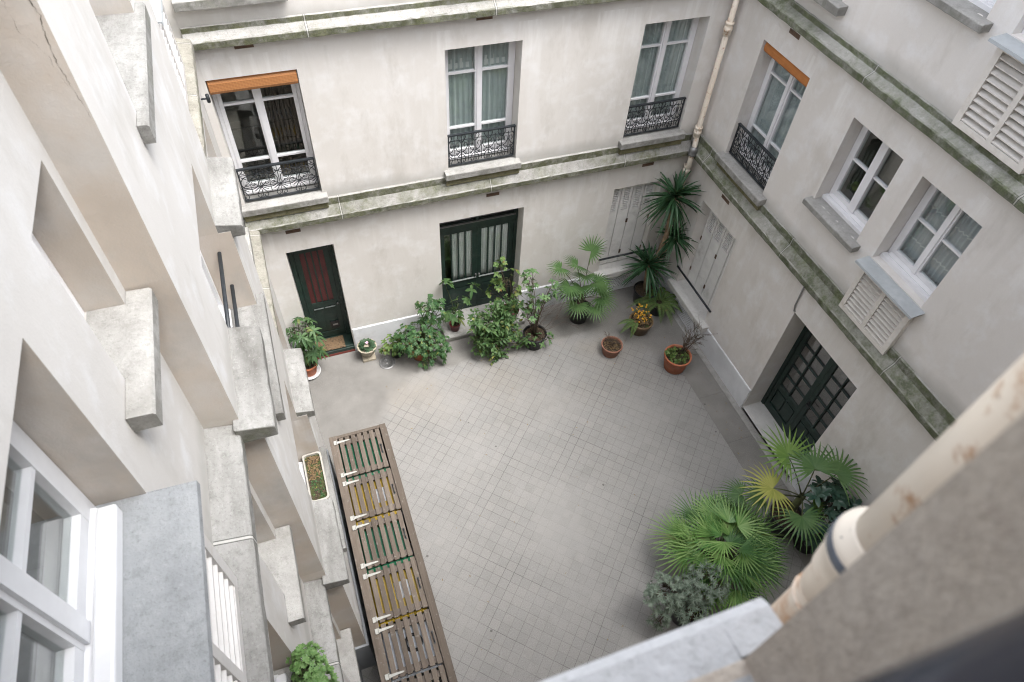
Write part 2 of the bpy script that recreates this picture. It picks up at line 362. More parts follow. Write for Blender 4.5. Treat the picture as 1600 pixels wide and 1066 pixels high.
M['leaf_dry'] = L_('dry_leaf', (.16, .10, .05), (.28, .19, .10))
M['petal_yellow'] = m_plain('yellow_petal', (.62, .33, .02), .6, .15, 30)
M['petal_pink'] = m_plain('pink_petal', (.62, .35, .46), .6, .1, 30)

# ------------------------------------------------------------------ geometry helpers
class Fr:
    """A wall frame: u along the wall, z up, d out of the wall into the courtyard."""
    def __init__(s, o, u, n): s.o = V((o[0], o[1], 0)); s.u = V((u[0], u[1], 0)); s.nn = V((n[0], n[1], 0))
    def p(s, u, z, d): 
        q = s.o + s.u * u + s.nn * d; return V((q.x, q.y, z))
W0 = Fr((0, 0), (1, 0), (0, -1))           # plain: u = x, d = -y
BACK = Fr((0, 8.3), (1, 0), (0, -1))
RIGHT = Fr((6.66, 0), (0, 1), (-1, 0))
LEFT = Fr((0, 0), (0, 1), (1, 0))          # d is the x coordinate
NEAR = Fr((0, .12), (1, 0), (0, 1))

class MB:
    def __init__(s, fr=None): s.v = []; s.f = []; s.mi = []; s.sm = []; s.fr = fr; s.cur = 0
    def add(s, pts, faces, smooth=False):
        b = len(s.v); s.v += [tuple(p) for p in pts]
        for f in faces: s.f.append([i + b for i in f]); s.mi.append(s.cur); s.sm.append(smooth)
    def box(s, u0, u1, z0, z1, d0, d1):
        P = s.fr.p
        pts = [P(u, z, d) for u in (u0, u1) for z in (z0, z1) for d in (d0, d1)]
        s.add(pts, [(0, 1, 3, 2), (4, 6, 7, 5), (0, 4, 5, 1), (2, 3, 7, 6), (0, 2, 6, 4), (1, 5, 7, 3)])
    def cube(s, x0, x1, y0, y1, z0, z1):
        pts = [(x, y, z) for x in (x0, x1) for y in (y0, y1) for z in (z0, z1)]
        s.add(pts, [(0, 1, 3, 2), (4, 6, 7, 5), (0, 4, 5, 1), (2, 3, 7, 6), (0, 2, 6, 4), (1, 5, 7, 3)])
    def obox(s, c, ax, ay, az):
        c, ax, ay, az = V(c), V(ax), V(ay), V(az)
        pts = [c + ax * i + ay * j + az * k for i in (-1, 1) for j in (-1, 1) for k in (-1, 1)]
        s.add(pts, [(0, 1, 3, 2), (4, 6, 7, 5), (0, 4, 5, 1), (2, 3, 7, 6), (0, 2, 6, 4), (1, 5, 7, 3)])
    def prism(s, prof, u0, u1, steps=1, jit=0):
        """extrude a (z, d) profile along u, optionally with worn, uneven edges"""
        n = len(prof); P = s.fr.p; pts = []
        for k in range(steps + 1):
            u = u0 + (u1 - u0) * k / steps
            pts += [P(u, z + RND.uniform(-jit, jit) * .7, d + RND.uniform(-jit, jit) * (1 if 0 < i < n - 1 else 0)) for i, (z, d) in enumerate(prof)]
        fs = [tuple(range(n)), tuple(range(steps * n, steps * n + n))]
        for k in range(steps):
            a = k * n
            fs += [(a + i, a + (i + 1) % n, a + n + (i + 1) % n, a + n + i) for i in range(n)]
        s.add(pts, fs)
    def tube(s, path, r, k=6, cap=True, smooth=True):
        path = [V(p) for p in path]; n = len(path)
        rs = r if isinstance(r, (list, tuple)) else [r] * n
        pts = []; prev = None
        for i, p in enumerate(path):
            t = (path[min(i + 1, n - 1)] - path[max(i - 1, 0)])
            if t.length < 1e-9: t = V((0, 0, 1))
            t.normalize()
            a = prev if prev is not None else (V((0, 0, 1)) if abs(t.z) < .9 else V((1, 0, 0)))
            a = a - t * a.dot(t)
            if a.length < 1e-6: a = t.orthogonal()
            a.normalize(); b = t.cross(a); prev = a
            for j in range(k):
                th = 2 * pi * j / k
                pts.append(p + (a * cos(th) + b * sin(th)) * rs[i])
        fs = []
        for i in range(n - 1):
            for j in range(k):
                fs.append((i * k + j, i * k + (j + 1) % k, (i + 1) * k + (j + 1) % k, (i + 1) * k + j))
        if cap: fs += [tuple(range(k)), tuple(range((n - 1) * k, n * k))]
        s.add(pts, fs, smooth)
    def lathe(s, c, prof, k=24, smooth=True, closed=False):
        pts = []; c = V(c); n = len(prof)
        for r, z in prof:
            for j in range(k):
                th = 2 * pi * j / k; pts.append(c + V((r * cos(th), r * sin(th), z)))
        fs = []
        for i in range(n if closed else n - 1):
            a, b = i * k, ((i + 1) % n) * k
            for j in range(k): fs.append((a + j, a + (j + 1) % k, b + (j + 1) % k, b + j))
        if not closed:
            if prof[0][0] > 1e-5: fs.append(tuple(range(k)))
            if prof[-1][0] > 1e-5: fs.append(tuple(range((n - 1) * k, n * k)))
        s.add(pts, fs, smooth)
    def blade(s, p, d, up, L, W, bend=.2, segs=4, shape='lance', fold=.15):
        p, d, up = V(p), V(d).normalized(), V(up)
        side = d.cross(up)
        if side.length < 1e-4: side = d.orthogonal()
        side.normalize(); nor = side.cross(d)
        pts = []
        for i in range(segs + 1):
            t = i / segs
            c = p + d * (L * t * (1 - .25 * abs(bend) * t)) + V((0, 0, -bend * L * t * t))
            if shape == 'lance': w = W * (sin(pi * min(1, t * .93 + .07)) ** .85)
            elif shape == 'sword': w = W * min(1, .55 + 2.2 * t) * (1 - t) ** .55
            elif shape == 'round': w = W * (max(0, sin(pi * (t ** .75))) ** .6)
            else: w = W * (1 - t * .75)
            w = max(w, .0012) * .5
            pts += [c - side * w + nor * (w * fold * 2), c, c + side * w + nor * (w * fold * 2)]
        fs = []
        for i in range(segs):
            a = 3 * i; fs += [(a, a + 1, a + 4, a + 3), (a + 1, a + 2, a + 5, a + 4)]
        s.add(pts, fs, True)
    def wall(s, u0, u1, z0, z1, holes, d0, d1):
        us = sorted({round(x, 4) for x in [u0, u1] + [h[i] for h in holes for i in (0, 1)] if u0 - 1e-6 <= x <= u1 + 1e-6})
        zs = sorted({round(x, 4) for x in [z0, z1] + [h[i] for h in holes for i in (2, 3)] if z0 - 1e-6 <= x <= z1 + 1e-6})
        def solid(i, j):
            if i < 0 or j < 0 or i >= len(us) - 1 or j >= len(zs) - 1: return False
            cu, cz = (us[i] + us[i + 1]) / 2, (zs[j] + zs[j + 1]) / 2
            return not any(h[0] < cu < h[1] and h[2] < cz < h[3] for h in holes)
        idx = {}; pts = []
        def vi(i, j, k):
            key = (i, j, k)
            if key not in idx: idx[key] = len(pts); pts.append(s.fr.p(us[i], zs[j], (d0, d1)[k]))
            return idx[key]
        fs = []
        for i in range(len(us) - 1):
            for j in range(len(zs) - 1):
                if not solid(i, j): continue
                for k in (0, 1): fs.append((vi(i, j, k), vi(i + 1, j, k), vi(i + 1, j + 1, k), vi(i, j + 1, k)))
                if not solid(i - 1, j): fs.append((vi(i, j, 0), vi(i, j + 1, 0), vi(i, j + 1, 1), vi(i, j, 1)))
                if not solid(i + 1, j): fs.append((vi(i + 1, j, 0), vi(i + 1, j + 1, 0), vi(i + 1, j + 1, 1), vi(i + 1, j, 1)))
                if not solid(i, j - 1): fs.append((vi(i, j, 0), vi(i + 1, j, 0), vi(i + 1, j, 1), vi(i, j, 1)))
                if not solid(i, j + 1): fs.append((vi(i, j + 1, 0), vi(i + 1, j + 1, 0), vi(i + 1, j + 1, 1), vi(i, j + 1, 1)))
        s.add(pts, fs)
    def build(s, name, mats, parent=None, bevel=0, recalc=True, solid=0):
        if not isinstance(mats, (list, tuple)): mats = [mats]
        me = bpy.data.meshes.new(name)
        o = V((0, 0, 0)); q = parent
        while q is not None: o += q.location; q = q.parent
        me.from_pydata([tuple(V(p) - o) for p in s.v], [], s.f)
        for m in mats: me.materials.append(M[m] if isinstance(m, str) else m)
        for i, pl in enumerate(me.polygons):
            pl.material_index = s.mi[i]; pl.use_smooth = s.sm[i]
        if recalc:
            bm = bmesh.new(); bm.from_mesh(me); bmesh.ops.recalc_face_normals(bm, faces=bm.faces); bm.to_mesh(me); bm.free()
        ob = bpy.data.objects.new(name, me); COL.objects.link(ob)
        if parent is not None: ob.parent = parent
        if bevel:
            b = ob.modifiers.new('edge', 'BEVEL'); b.width = bevel; b.segments = 2; b.limit_method = 'ANGLE'; b.angle_limit = radians(40)
        if solid:
            b = ob.modifiers.new('thickness', 'SOLIDIFY'); b.thickness = solid; b.offset = 0
        return ob

def thing(name, loc, label, cat, group=None):
    o = bpy.data.objects.new(name, None); COL.objects.link(o); o.location = loc
    o.empty_display_size = .1
    o['label'] = label; o['category'] = cat
    if group: o['group'] = group
    return o
def tag(o, label=None, cat=None, group=None, kind=None):
    for k, v in (('label', label), ('category', cat), ('group', group), ('kind', kind)):
        if v: o[k] = v
    return o
# ------------------------------------------------------------------ architectural pieces
def room(fr, bld, u0, u1, z0, z1, d, depth=1.5, mat='room'):
    m = MB(fr); e = .08
    a, b, c, f = u0 - e, u1 + e, z0 - .5, z1 + .3
    P = fr.p; k = d - depth
    q = [P(a, c, d), P(b, c, d), P(b, f, d), P(a, f, d), P(a, c, k), P(b, c, k), P(b, f, k), P(a, f, k)]
    m.add(q, [(4, 5, 6, 7), (0, 1, 5, 4), (2, 3, 7, 6), (0, 4, 7, 3), (1, 2, 6, 5)])
    # a few pieces of furniture-like bulk so the glass does not look into an empty box
    m.box(a + .05, a + (b - a) * .45, c + .01, c + .95, k + .05, k + .45)
    m.box(a + (b - a) * .62, b - .3, c + .01, c + 1.5, k + .05, k + .3)
    return m.build('room_interior', mat, bld)

def curtain(fr, u0, u1, z0, z1, d, mat, parent, waves=11, amp=.016, name='curtain', sway=0.0):
    m = MB(fr); n = max(18, int((u1 - u0) * 110)); rows = 6; pts = []
    ph = RND.random() * 6
    for j in range(rows + 1):
        z = z0 + (z1 - z0) * j / rows
        for i in range(n + 1):
            t = i / n; u = u0 + (u1 - u0) * t
            w = sin(t * waves * 2 * pi + ph + .5 * sin(t * 9 + ph)) * amp + sin(t * waves * 4.3 * pi + j * .3) * amp * .35
            pts.append(fr.p(u + sway * (1 - j / rows) * (t - .5), z, d + w))
    m.add(pts, [(j * (n + 1) + i, j * (n + 1) + i + 1, (j + 1) * (n + 1) + i + 1, (j + 1) * (n + 1) + i) for j in range(rows) for i in range(n)], True)
    return m.build(name, mat, parent, solid=.003)

def casement(fr, bld, u0, u1, z0, z1, d, bars=(), mat='white', glass='glass', cur=None, cur_d=.075, stile=.05, base=.09, mid_extra=0.0):
    m = MB(fr); t = .045; um = (u0 + u1) / 2
    m.box(u0, u0 + t, z0, z1, d - .07, d); m.box(u1 - t, u1, z0, z1, d - .07, d)
    m.box(u0 + t, u1 - t, z1 - t, z1, d - .07, d); m.box(u0 + t, u1 - t, z0, z0 + t, d - .07, d + .012)
    # drip rail at the foot of the frame
    m.prism([(z0 + t, d), (z0 + t + .035, d), (z0 + t + .01, d + .05), (z0 + t - .012, d + .05), (z0 + t - .012, d + .012), (z0 + t, d + .012)], u0 + t, u1 - t)
    g = MB(fr)
    for a, b in ((u0 + t, um), (um, u1 - t)):
        a += .003; b -= .003
        m.box(a, a + stile, z0 + t + .036, z1 - t, d - .055, d + .008); m.box(b - stile, b, z0 + t + .036, z1 - t, d - .055, d + .008)
        m.box(a + stile, b - stile, z1 - t - stile, z1 - t - .002, d - .055, d + .006)
        m.box(a + stile, b - stile, z0 + t + .036, z0 + t + .036 + base, d - .055, d + .006)
        for zb in bars: m.box(a + stile, b - stile, zb - .014, zb + .014, d - .045, d + .003)
        g.box(a + stile - .008, b - stile + .008, z0 + t + base, z1 - t - stile + .008, d - .030, d - .026)
    m.box(um - .028 - mid_extra, um + .028 + mid_extra, z0 + t + .04, z1 - t - .002, d + .0085, d + .026)
    w = m.build('window', mat, bld)
    g.build('pane', glass, w)
    if cur: curtain(fr, u0 + .06, u1 - .06, z0 + .07, z1 - .05, d - cur_d, cur, w)
    return w

def sill(fr, bld, u0, u1, z, d_in, d_out, th=.12, mat='sill', parent=None, name='sill'):
    m = MB(fr)
    m.prism([(z + .012, d_in), (z, d_out - .01), (z - .012, d_out), (z - th, d_out), (z - th, d_in)], u0, u1, 16, .0025)
    return m.build(name, mat, parent or bld, bevel=.008)

def spiral(cu, cz, r, a0, turns, k=13):
    out = []
    for i in range(k):
        t = i / (k - 1); a = a0 + turns * 2 * pi * t; q = r * (1 - .78 * t)
        out.append((cu + q * cos(a), cz + q * sin(a)))
    return out
def arc(cu, cz, r, a0, a1, k=11):
    return [(cu + r * cos(a0 + (a1 - a0) * i / (k - 1)), cz + r * sin(a0 + (a1 - a0) * i / (k - 1))) for i in range(k)]

def railing(fr, parent, u0, u1, z0, z1, d, style, n):
    m = MB(fr)
    def bar(pts, r=.0055, k=5): m.tube([fr.p(u, z, d) for u, z in pts], r, k)
    m.box(u0, u1, z1 - .018, z1 + .004, d - .02, d + .02)               # handrail
    m.box(u0, u1, z0, z0 + .018, d - .014, d + .014)
    m.box(u0 + .004, u0 + .022, z0 + .018, z1 - .018, d - .01, d + .01); m.box(u1 - .022, u1 - .004, z0 + .018, z1 - .018, d - .01, d + .01)
    p = (u1 - u0) / n; h = z1 - z0
    if style == 'daisy':
        za, zb = z0 + h * .40, z0 + h * .80
        bar([(u0, za), (u1, za)]); bar([(u0, zb), (u1, zb)])
        for i in range(n + 1):
            u = u0 + p * i; lo, hi = max(u0 + .02, u - p * .30), min(u1 - .02, u + p * .30)
            if 0 < i < n: bar([(u, z0 + .01), (u, z1 - .01)])
            for s in (-1, 1):
                if (i == 0 and s < 0) or (i == n and s > 0): continue
                bar([(u, za), (u + s * p * .40, z0 + h * .52)]); bar([(u, za), (u + s * p * .34, z0 + h * .28)])
                bar([(u, za)] + [(u + s * p * a, z0 + h * b) for a, b in ((.10, .30), (.24, .20), (.27, .10), (.18, .05), (.08, .08), (.10, .13))], .006)
                bar([(u, z0 + h * .78), (u + s * p * .25, z0 + h * .9)] + spiral(u + s * p * .27, z0 + h * .88, h * .075, pi / 2 if s > 0 else pi / 2, s * -.9, 9), .0055)
                bar([(u, zb), (u + s * p * .38, z0 + h * .66)], .0055)
        for i in range(n):
            u = u0 + p * (i + .5)
            bar(arc(u, z0 + h * .55, p * .43, 0, 2 * pi, 21), .006)
            bar([(u, z0 + h * .2), (u, z0 + h * .86)], .005)
            for s in (-1, 1): bar(spiral(u + s * p * .18, z0 + h * .50, p * .16, pi / 2, s * 1.0, 12), .005)
    else:
        for zz in (.24, .80): bar([(u0, z0 + h * zz), (u1, z0 + h * zz)], .006)
        for i in range(n + 1):
            u = u0 + p * i
            if 0 < i < n: bar([(u, z0), (u, z1)], .008)
            for s in (-1, 1):
                if (i == 0 and s < 0) or (i == n and s > 0): continue
                bar([(u + s * p * a, z0 + h * b) for a, b in ((.04, .72), (.20, .80), (.30, .88), (.26, .95), (.14, .97), (.10, .92))], .0065)
                bar([(u + s * p * a, z0 + h * b) for a, b in ((.04, .40), (.30, .46), (.44, .58), (.40, .70), (.24, .70), (.18, .62), (.26, .57))], .0065)
                bar([(u + s * p * a, z0 + h * b) for a, b in ((.04, .34), (.22, .28), (.32, .17), (.24, .07), (.12, .08), (.11, .15))], .0065)
        for i in range(n):
            u = u0 + p * (i + .5)
            bar([(u, z0 + h * .10), (u, z0 + h * .84)], .006)
            bar(arc(u, z0 + h * .48, p * .40, pi, 2 * pi, 11), .006)
            for s in (-1, 1): bar(spiral(u + s * p * .16, z0 + h * .36, p * .13, -pi / 2, s * .9, 9), .005)
    return m.build('railing', 'iron', parent)

def louvre(fr, bld, u0, u1, z0, z1, d, mat='cream', bays=2, n=11, wall_d=None):
    """a slatted larder box front standing proud of the wall under a sill"""
    m = MB(fr); t = .07
    wd = wall_d if wall_d is not None else d - .05
    m.box(u0, u0 + t, z0, z1, wd, d); m.box(u1 - t, u1, z0, z1, wd, d)
    m.box(u0 + t, u1 - t, z0, z0 + t, wd, d - .002); m.box(u0 + t, u1 - t, z1 - t * .7, z1, wd, d - .002)
    w = (u1 - u0 - 2 * t)
    for b in range(1, bays):
        c = u0 + t + w * b / bays; m.box(c - .03, c + .03, z0 + t, z1 - t * .7, wd, d - .001)
    f = m.build('larder_louvre', mat, bld)
    s = MB(fr); h = (z1 - t * .7 - z0 - t)
    for b in range(bays):
        a = u0 + t + w * b / bays + (.032 if b else .002); e = u0 + t + w * (b + 1) / bays - (.032 if b < bays - 1 else .002)
        for i in range(n):
            z = z0 + t + h * (i + .15) / n; j = RND.uniform(-.004, .004)
            s.add([fr.p(u, zz, dd) for u in (a, e) for zz, dd in ((z + h / n * .36 + j, wd + .012), (z + h / n * .36 + .012 + j, wd + .012), (z + .008, d - .006), (z - .004, d - .006))],
                  [(0, 1, 2, 3), (4, 5, 6, 7), (0, 1, 5, 4), (1, 2, 6, 5), (2, 3, 7, 6), (3, 0, 4, 7)])
    s.build('slats', mat, f)
    k = MB(fr); k.box(u0 + t * .5, u1 - t * .5, z0 + t * .5, z1 - t * .4, wd + .001, wd + .008); k.build('back_board', 'dark', f)
    return f

def shutters(fr, bld, u0, u1, z0, z1, d):
    n = 4; w = (u1 - u0) / n; root = None
    for i in range(n):
        a, b = u0 + w * i + .006, u0 + w * (i + 1) - .006
        holes = []; zs = z1 - .10
        for k in range(13):
            zz = zs - .042 * k
            holes.append((a + .05, b - .05, zz - .022, zz))
        m = MB(fr); m.wall(a, b, z0, z1, holes, d, d - .03)
        for zz in (z0 + .28, z0 + 1.15): m.box(a + .012, b - .012, zz, zz + .06, d - .05, d - .031)
        o = m.build('shutter_leaf', 'greyshutter', bld)
        if i in (0, 1, 2, 3):
            q = MB(fr)
            for zz in (z0 + .22, z0 + 1.0): q.box((a if i % 2 == 0 else b) - .014, (a if i % 2 == 0 else b) + .014, zz, zz + .09, d + .001, d + .009)
            q.build('hinge', 'brick', o)
    return

def bar_across(fr, bld, u0, u1, z, d, r=.02, name='guard_bar'):
    m = MB(fr); m.tube([fr.p(u0, z, d), fr.p(u1, z, d)], r, 10)
    return m.build(name, 'iron', bld)

def vent_grille(fr, bld, u0, u1, z0, z1, d):
    nu, nz = int((u1 - u0) / .048), int((z1 - z0) / .040)
    holes = []
    for j in range(nz):
        for i in range(nu):
            cu = u0 + (u1 - u0) * (i + .5 + (.25 if j % 2 else -.25)) / nu; cz = z0 + (z1 - z0) * (j + .5) / nz
            holes.append((cu - .015, cu + .015, cz - .010, cz + .010))
    m = MB(fr); m.wall(u0, u1, z0, z1, holes, d + .008, d + .001)
    o = m.build('wall_vent', 'plinth', bld)
    k = MB(fr); k.box(u0 + .01, u1 - .01, z0 + .01, z1 - .01, d + .0005, d + .0009); k.build('dark_cavity', 'crack', o)
    return o

def crack(fr, bld, pts, d, w=.006):
    m = MB(fr); path = []
    for (a, b), (c, e) in zip(pts, pts[1:]):
        k = 6; L = ((c - a) ** 2 + (e - b) ** 2) ** .5
        for i in range(k):
            t = i / k; path.append((a + (c - a) * t + RND.uniform(-.05, .05) * L, b + (e - b) * t + RND.uniform(-.05, .05) * L))
    path.append(pts[-1]); n = len(path); ph = RND.random() * 6
    ww = [w * max(.12, (.55 + .45 * sin(i * .9 + ph)) * (1 - .6 * i / n)) * RND.uniform(.6, 1.1) for i in range(n)]
    for i in range(n - 1):
        (a, b), (c, e) = path[i], path[i + 1]
        m.add([fr.p(a - ww[i] / 2, b, d), fr.p(a + ww[i] / 2, b, d), fr.p(c + ww[i + 1] / 2, e, d), fr.p(c - ww[i + 1] / 2, e, d)], [(0, 1, 2, 3)])
    return m.build('hairline_crack', 'crack', bld, recalc=False)

TOP = 9.6  # unseen wall tops set low so more sky light reaches the court
NTOP = 11.2
LOWCOR = [(3.20, 0), (3.22, .14), (3.31, .14), (3.325, .125), (3.45, .035), (3.56, .03), (3.575, 0)]
UPCOR = [(5.985, 0), (6.0, .14), (6.08, .14), (6.095, .125), (6.15, .03), (6.21, .025), (6.22, 0)]
def cornice_pair(fr, bld, u0, u1, mat, off=0.0):
    for prof in (LOWCOR, UPCOR):
        m = MB(fr); m.prism([(z, d + off) for z, d in prof], u0, u1, 90, .0045); m.build('cornice', mat, bld, bevel=.005)

# ------------------------------------------------------------------ ground
g = MB(W0); g.cube(-25, 30, -25, 32, -.3, 0)
tag(g.build('courtyard_ground', 'floor'), kind='structure')

# ------------------------------------------------------------------ back wing
BW = thing('apartment_wing', (2.9, 8.3, 0), 'pale rendered wing straight ahead, with two green doors below three railed windows', 'building', 'wings of the courtyard block')
holes = []
L1, M1, R1 = (-.73, .35), (2.25, 3.34), (5.20, 6.26)
for a, b in (L1, M1, R1):
    holes += [(a, b, 3.66, 5.56), (a, b, 6.53, 8.43)]
holes += [(-.38, .35, 0, 2.66), (2.07, 3.55, .14, 2.66), (5.24, 6.18, .66, 2.655)]
w = MB(BACK); w.wall(-3.0, 9.0, -.1, TOP, holes, 0, -.38); w.build('wall', 'stucco', BW)
cornice_pair(BACK, BW, -.81, 6.52, 'cornice_back')
# plinth, broken by the openings
p = MB(BACK)
for a, b in ((-.70, -.40), (.37, 2.05), (3.57, 6.66)): p.prism([(-.02, .002), (-.02, .022), (.585, .022), (.60, .010), (.60, .002)], a, b)
p.build('plinth', 'plinth', BW)
for i, (a, b) in enumerate((L1, M1, R1)):
    d = -.24
    room(BACK, BW, a, b, 3.66, 5.56, -.385)
    wdw = casement(BACK, BW, a + .005, b - .005, 3.67, 5.555, d, (5.08, 4.22), cur=(None, 'curtain', 'curtain')[i])
    s = sill(BACK, BW, a - .07, b + .06, 3.665, -.20, .115, .11, parent=wdw)
    m = MB(BACK); m.prism([(3.44, .002), (3.44, .075), (3.553, .07), (3.553, .002)], a - .055, b + .045); m.build('sill_base', 'sill_base', wdw)
    railing(BACK, wdw, a + .015, b - .015, 3.70, 4.235, -.05, 'daisy' if i == 0 else 'lyre', 4 if i == 0 else 5)
    if i == 0:
        m = MB(BACK)
        m.prism([(5.54, -.12), (5.54, -.035), (5.50, -.012), (5.40, -.010), (5.36, -.03), (5.34, -.07), (5.36, -.11), (5.42, -.125)], a + .01, b - .01, 3)
        m.build('rolled_blind', 'blind', wdw, bevel=.01)
        m = MB(BACK); m.box(a + .05, a + .45, 3.70, 4.30, -.95, -.90); m.box(.0, .30, 3.4, 4.9, -1.2, -.9)
        for k in range(7): m.box(-.10 + k * .06, -.075 + k * .06, 4.1, 5.4, -.60, -.585)
        m.build('indoor_screen', 'dark', wdw)
    if i == 1:
        m = MB(BACK)      # notched half-curtain and drapes behind the top panes
        for a2, b2 in ((a + .11, (a + b) / 2 - .06), ((a + b) / 2 + .06, b - .10)):
            m.box(a2, b2, 5.11, 5.19, -.312, -.308)
            k = int((b2 - a2) / .13)
            for q in range(k): m.box(a2 + .05 + q * .13, a2 + .09 + q * .13, 5.19, 5.25, -.312, -.308)
        m.build('pelmet', 'white_curtain', wdw)
    # second floor, mostly above the picture
    room(BACK, BW, a, b, 6.53, 8.43, -.385)
    w2 = casement(BACK, BW, a + .005, b - .005, 6.54, 8.425, d, (7.95, 7.09), cur='curtain')
    sill(BACK, BW, a - .07, b + .06, 6.535, -.20, .105, .11, parent=w2)
    railing(BACK, w2, a + .015, b - .015, 6.57, 7.1, -.05, 'lyre', 5)
for u, z in ((-.19, 5.93), (2.79, 5.93), (2.98, 3.05), (5.80, 3.07), (-.19, 3.06)):
    m = MB(BACK); m.box(u - .11, u + .11, z - .03, z + .03, -.01, .006); m.box(u - .10, u + .10, z - .007, z + .007, .0062, .010); m.build('air_brick', 'brick', BW)

# narrow door
dl = MB(BACK); d = -.30
dl.box(-.375, -.30, .16, 2.655, d - .08, d); dl.box(.27, .345, .16, 2.655, d - .08, d); dl.box(-.30, .27, 2.42, 2.655, d - .08, d - .002)
dl.build('door_frame', 'green', BW)
dl = MB(BACK); d = -.325; a, b = -.297, .267
dl.box(a, a + .09, .17, 2.415, d - .045, d); dl.box(b - .09, b, .17, 2.415, d - .045, d)
for z0_, z1_ in ((2.30, 2.415), (.98, 1.10), (.17, .30)): dl.box(a + .09, b - .09, z0_, z1_, d - .045, d - .001)
dl.box(-.035, .005, .30, .98, d - .045, d - .002)
for u in (-.10, .0, .10): dl.box(u - .027, u - .003, 1.10, 2.30, d - .03, d - .004)
dl.box(a + .09, -.035, .30, .98, d - .035, d - .018); dl.box(.005, b - .09, .30, .98, d - .035, d - .018)
for q0, q1 in ((a + .125, -.065), (.035, b - .125)): dl.box(q0, q1, .36, .92, d - .018, d - .008)
for q0, q1 in ((a + .10, -.03), (.0, b - .09)): dl.prism([(.935, d - .001), (.965, d - .001), (.955, d + .018), (.94, d + .018)], q0, q1)
door = dl.build('door', 'green', BW)
k = MB(BACK); k.box(a + .09, b - .09, 1.10, 2.30, d - .030, d - .024); k.build('glazing', 'redmesh', door)
k = MB(BACK); k.box(.03, .18, .40, .56, d - .005, d + .012); lb = k.build('letter_box', 'blackpot', door)
k = MB(BACK); k.box(.065, .155, .46, .50, d + .0125, d + .017); k.build('letter_flap', 'steel', door)
k = MB(BACK); k.lathe(BACK.p(b - .045, 1.02, d + .02), [(.001, .02), (.018, .012), (.018, -.012), (.001, -.02)], 12); k.build('handle', 'steel', door)
st = MB(BACK); st.box(-.378, .348, .001, .15, -.37, -.02); st.box(-.378, .348, .001, .13, -.02, .012)
st.build('door_step', 'green', BW, bevel=.006)
st = MB(BACK); st.box(-.376, .346, .004, .055, .0125, .018); st.build('red_step_edge', 'door_wood_red', BW)
room(BACK, BW, -.38, .35, .5, 2.4, -.385, 1.0)
mt = MB(BACK); mt.box(-.33, .19, .1515, .165, -.29, -.005)
tag(mt.build('doormat', 'mat'), 'brown coir doormat with dark scroll pattern on the narrow green door step', 'doormat')

# glazed double door
DU0, DU1 = 2.07, 3.55
f = MB(BACK); d = -.25
f.box(DU0 + .002, DU0 + .06, .15, 2.655, d - .08, d); f.box(DU1 - .06, DU1 - .002, .15, 2.655, d - .08, d)
f.box(DU0 + .06, DU1 - .06, 2.58, 2.655, d - .08, d - .001); f.box(DU0 + .06, DU1 - .06, 2.24, 2.34, d - .08, d + .03)
f.box((DU0 + DU1) / 2 - .03, (DU0 + DU1) / 2 + .03, 2.34, 2.58, d - .07, d - .003)
fr_ = f.build('door_frame', 'green', BW)
k = MB(BACK); k.box(DU0 + .06, DU1 - .06, 2.345, 2.575, d - .04, d - .036); k.build('transom_pane', 'glassdark', fr_)
k = MB(BACK); k.box(DU0 + .05, DU1 - .05, 2.342, 2.352, d + .0, d + .034); k.build('transom_ledge', 'steel', fr_)
um = (DU0 + DU1) / 2
for a, b in ((DU0 + .062, um - .002), (um + .002, DU1 - .062)):
    dm = MB(BACK); d = -.265
    dm.box(a, a + .075, .16, 2.235, d - .045, d); dm.box(b - .09, b, .16, 2.235, d - .045, d)
    for z0_, z1_ in ((2.13, 2.235), (.80, .96), (.16, .32)): dm.box(a + .075, b - .09, z0_, z1_, d - .045, d - .001)
    dm.prism([(.955, d - .001), (.985, d - .001), (.97, d + .02), (.955, d + .02)], a + .03, b - .02)
    n = 4; wv = (b - .09 - a - .075) / n
    for q in range(1, n): dm.box(a + .075 + wv * q - .011, a + .075 + wv * q + .011, .96, 2.13, d - .035, d - .004)
    dm.box(a + .075, b - .09, .32, .80, d - .035, d - .02); dm.box(a + .12, b - .135, .37, .75, d - .02, d - .010)
    door = dm.build('door', 'green', BW)
    k = MB(BACK); k.box(a + .07, b - .085, .955, 2.135, d - .028, d - .024); k.build('pane', 'glass', door)
    first = a < um - .3
    curtain(BACK, a + (.075 + wv * 1.0 if first else .08), b - .095, .90, 2.12, d - .05, 'white_curtain', door, 9, .013)
    k = MB(BACK); k.lathe(BACK.p((b if first else a) + (-.03 if first else .03), 1.05, d + .025), [(.001, .03), (.016, .02), (.016, -.02), (.001, -.03)], 10); k.build('handle', 'steel', door)
room(BACK, BW, DU0, DU1, .6, 2.5, -.385, 1.8)
st = MB(BACK); u0_, u1_ = 2.0, 3.62
st.prism([(.002, -.37), (.145, -.37), (.145, -.03), (.135, .30), (.11, .34), (.002, .34)], u0_ - .0, u1_, 1)
st.build('door_step', 'sill', BW, bevel=.02)

# shuttered window by the corner
room(BACK, BW, 5.24, 6.18, 1.0, 2.4, -.385, .8, 'dark')
shutters(BACK, BW, 5.245, 6.175, .70, 2.65, -.13)
sill(BACK, BW, 5.14, 6.30, .665, -.30, .14, .13, mat='sill_pale')
bar_across(BACK, BW, 5.20, 6.34, 1.0, .03); vent_grille(BACK, BW, 5.56, 6.10, .10, .36, .022)

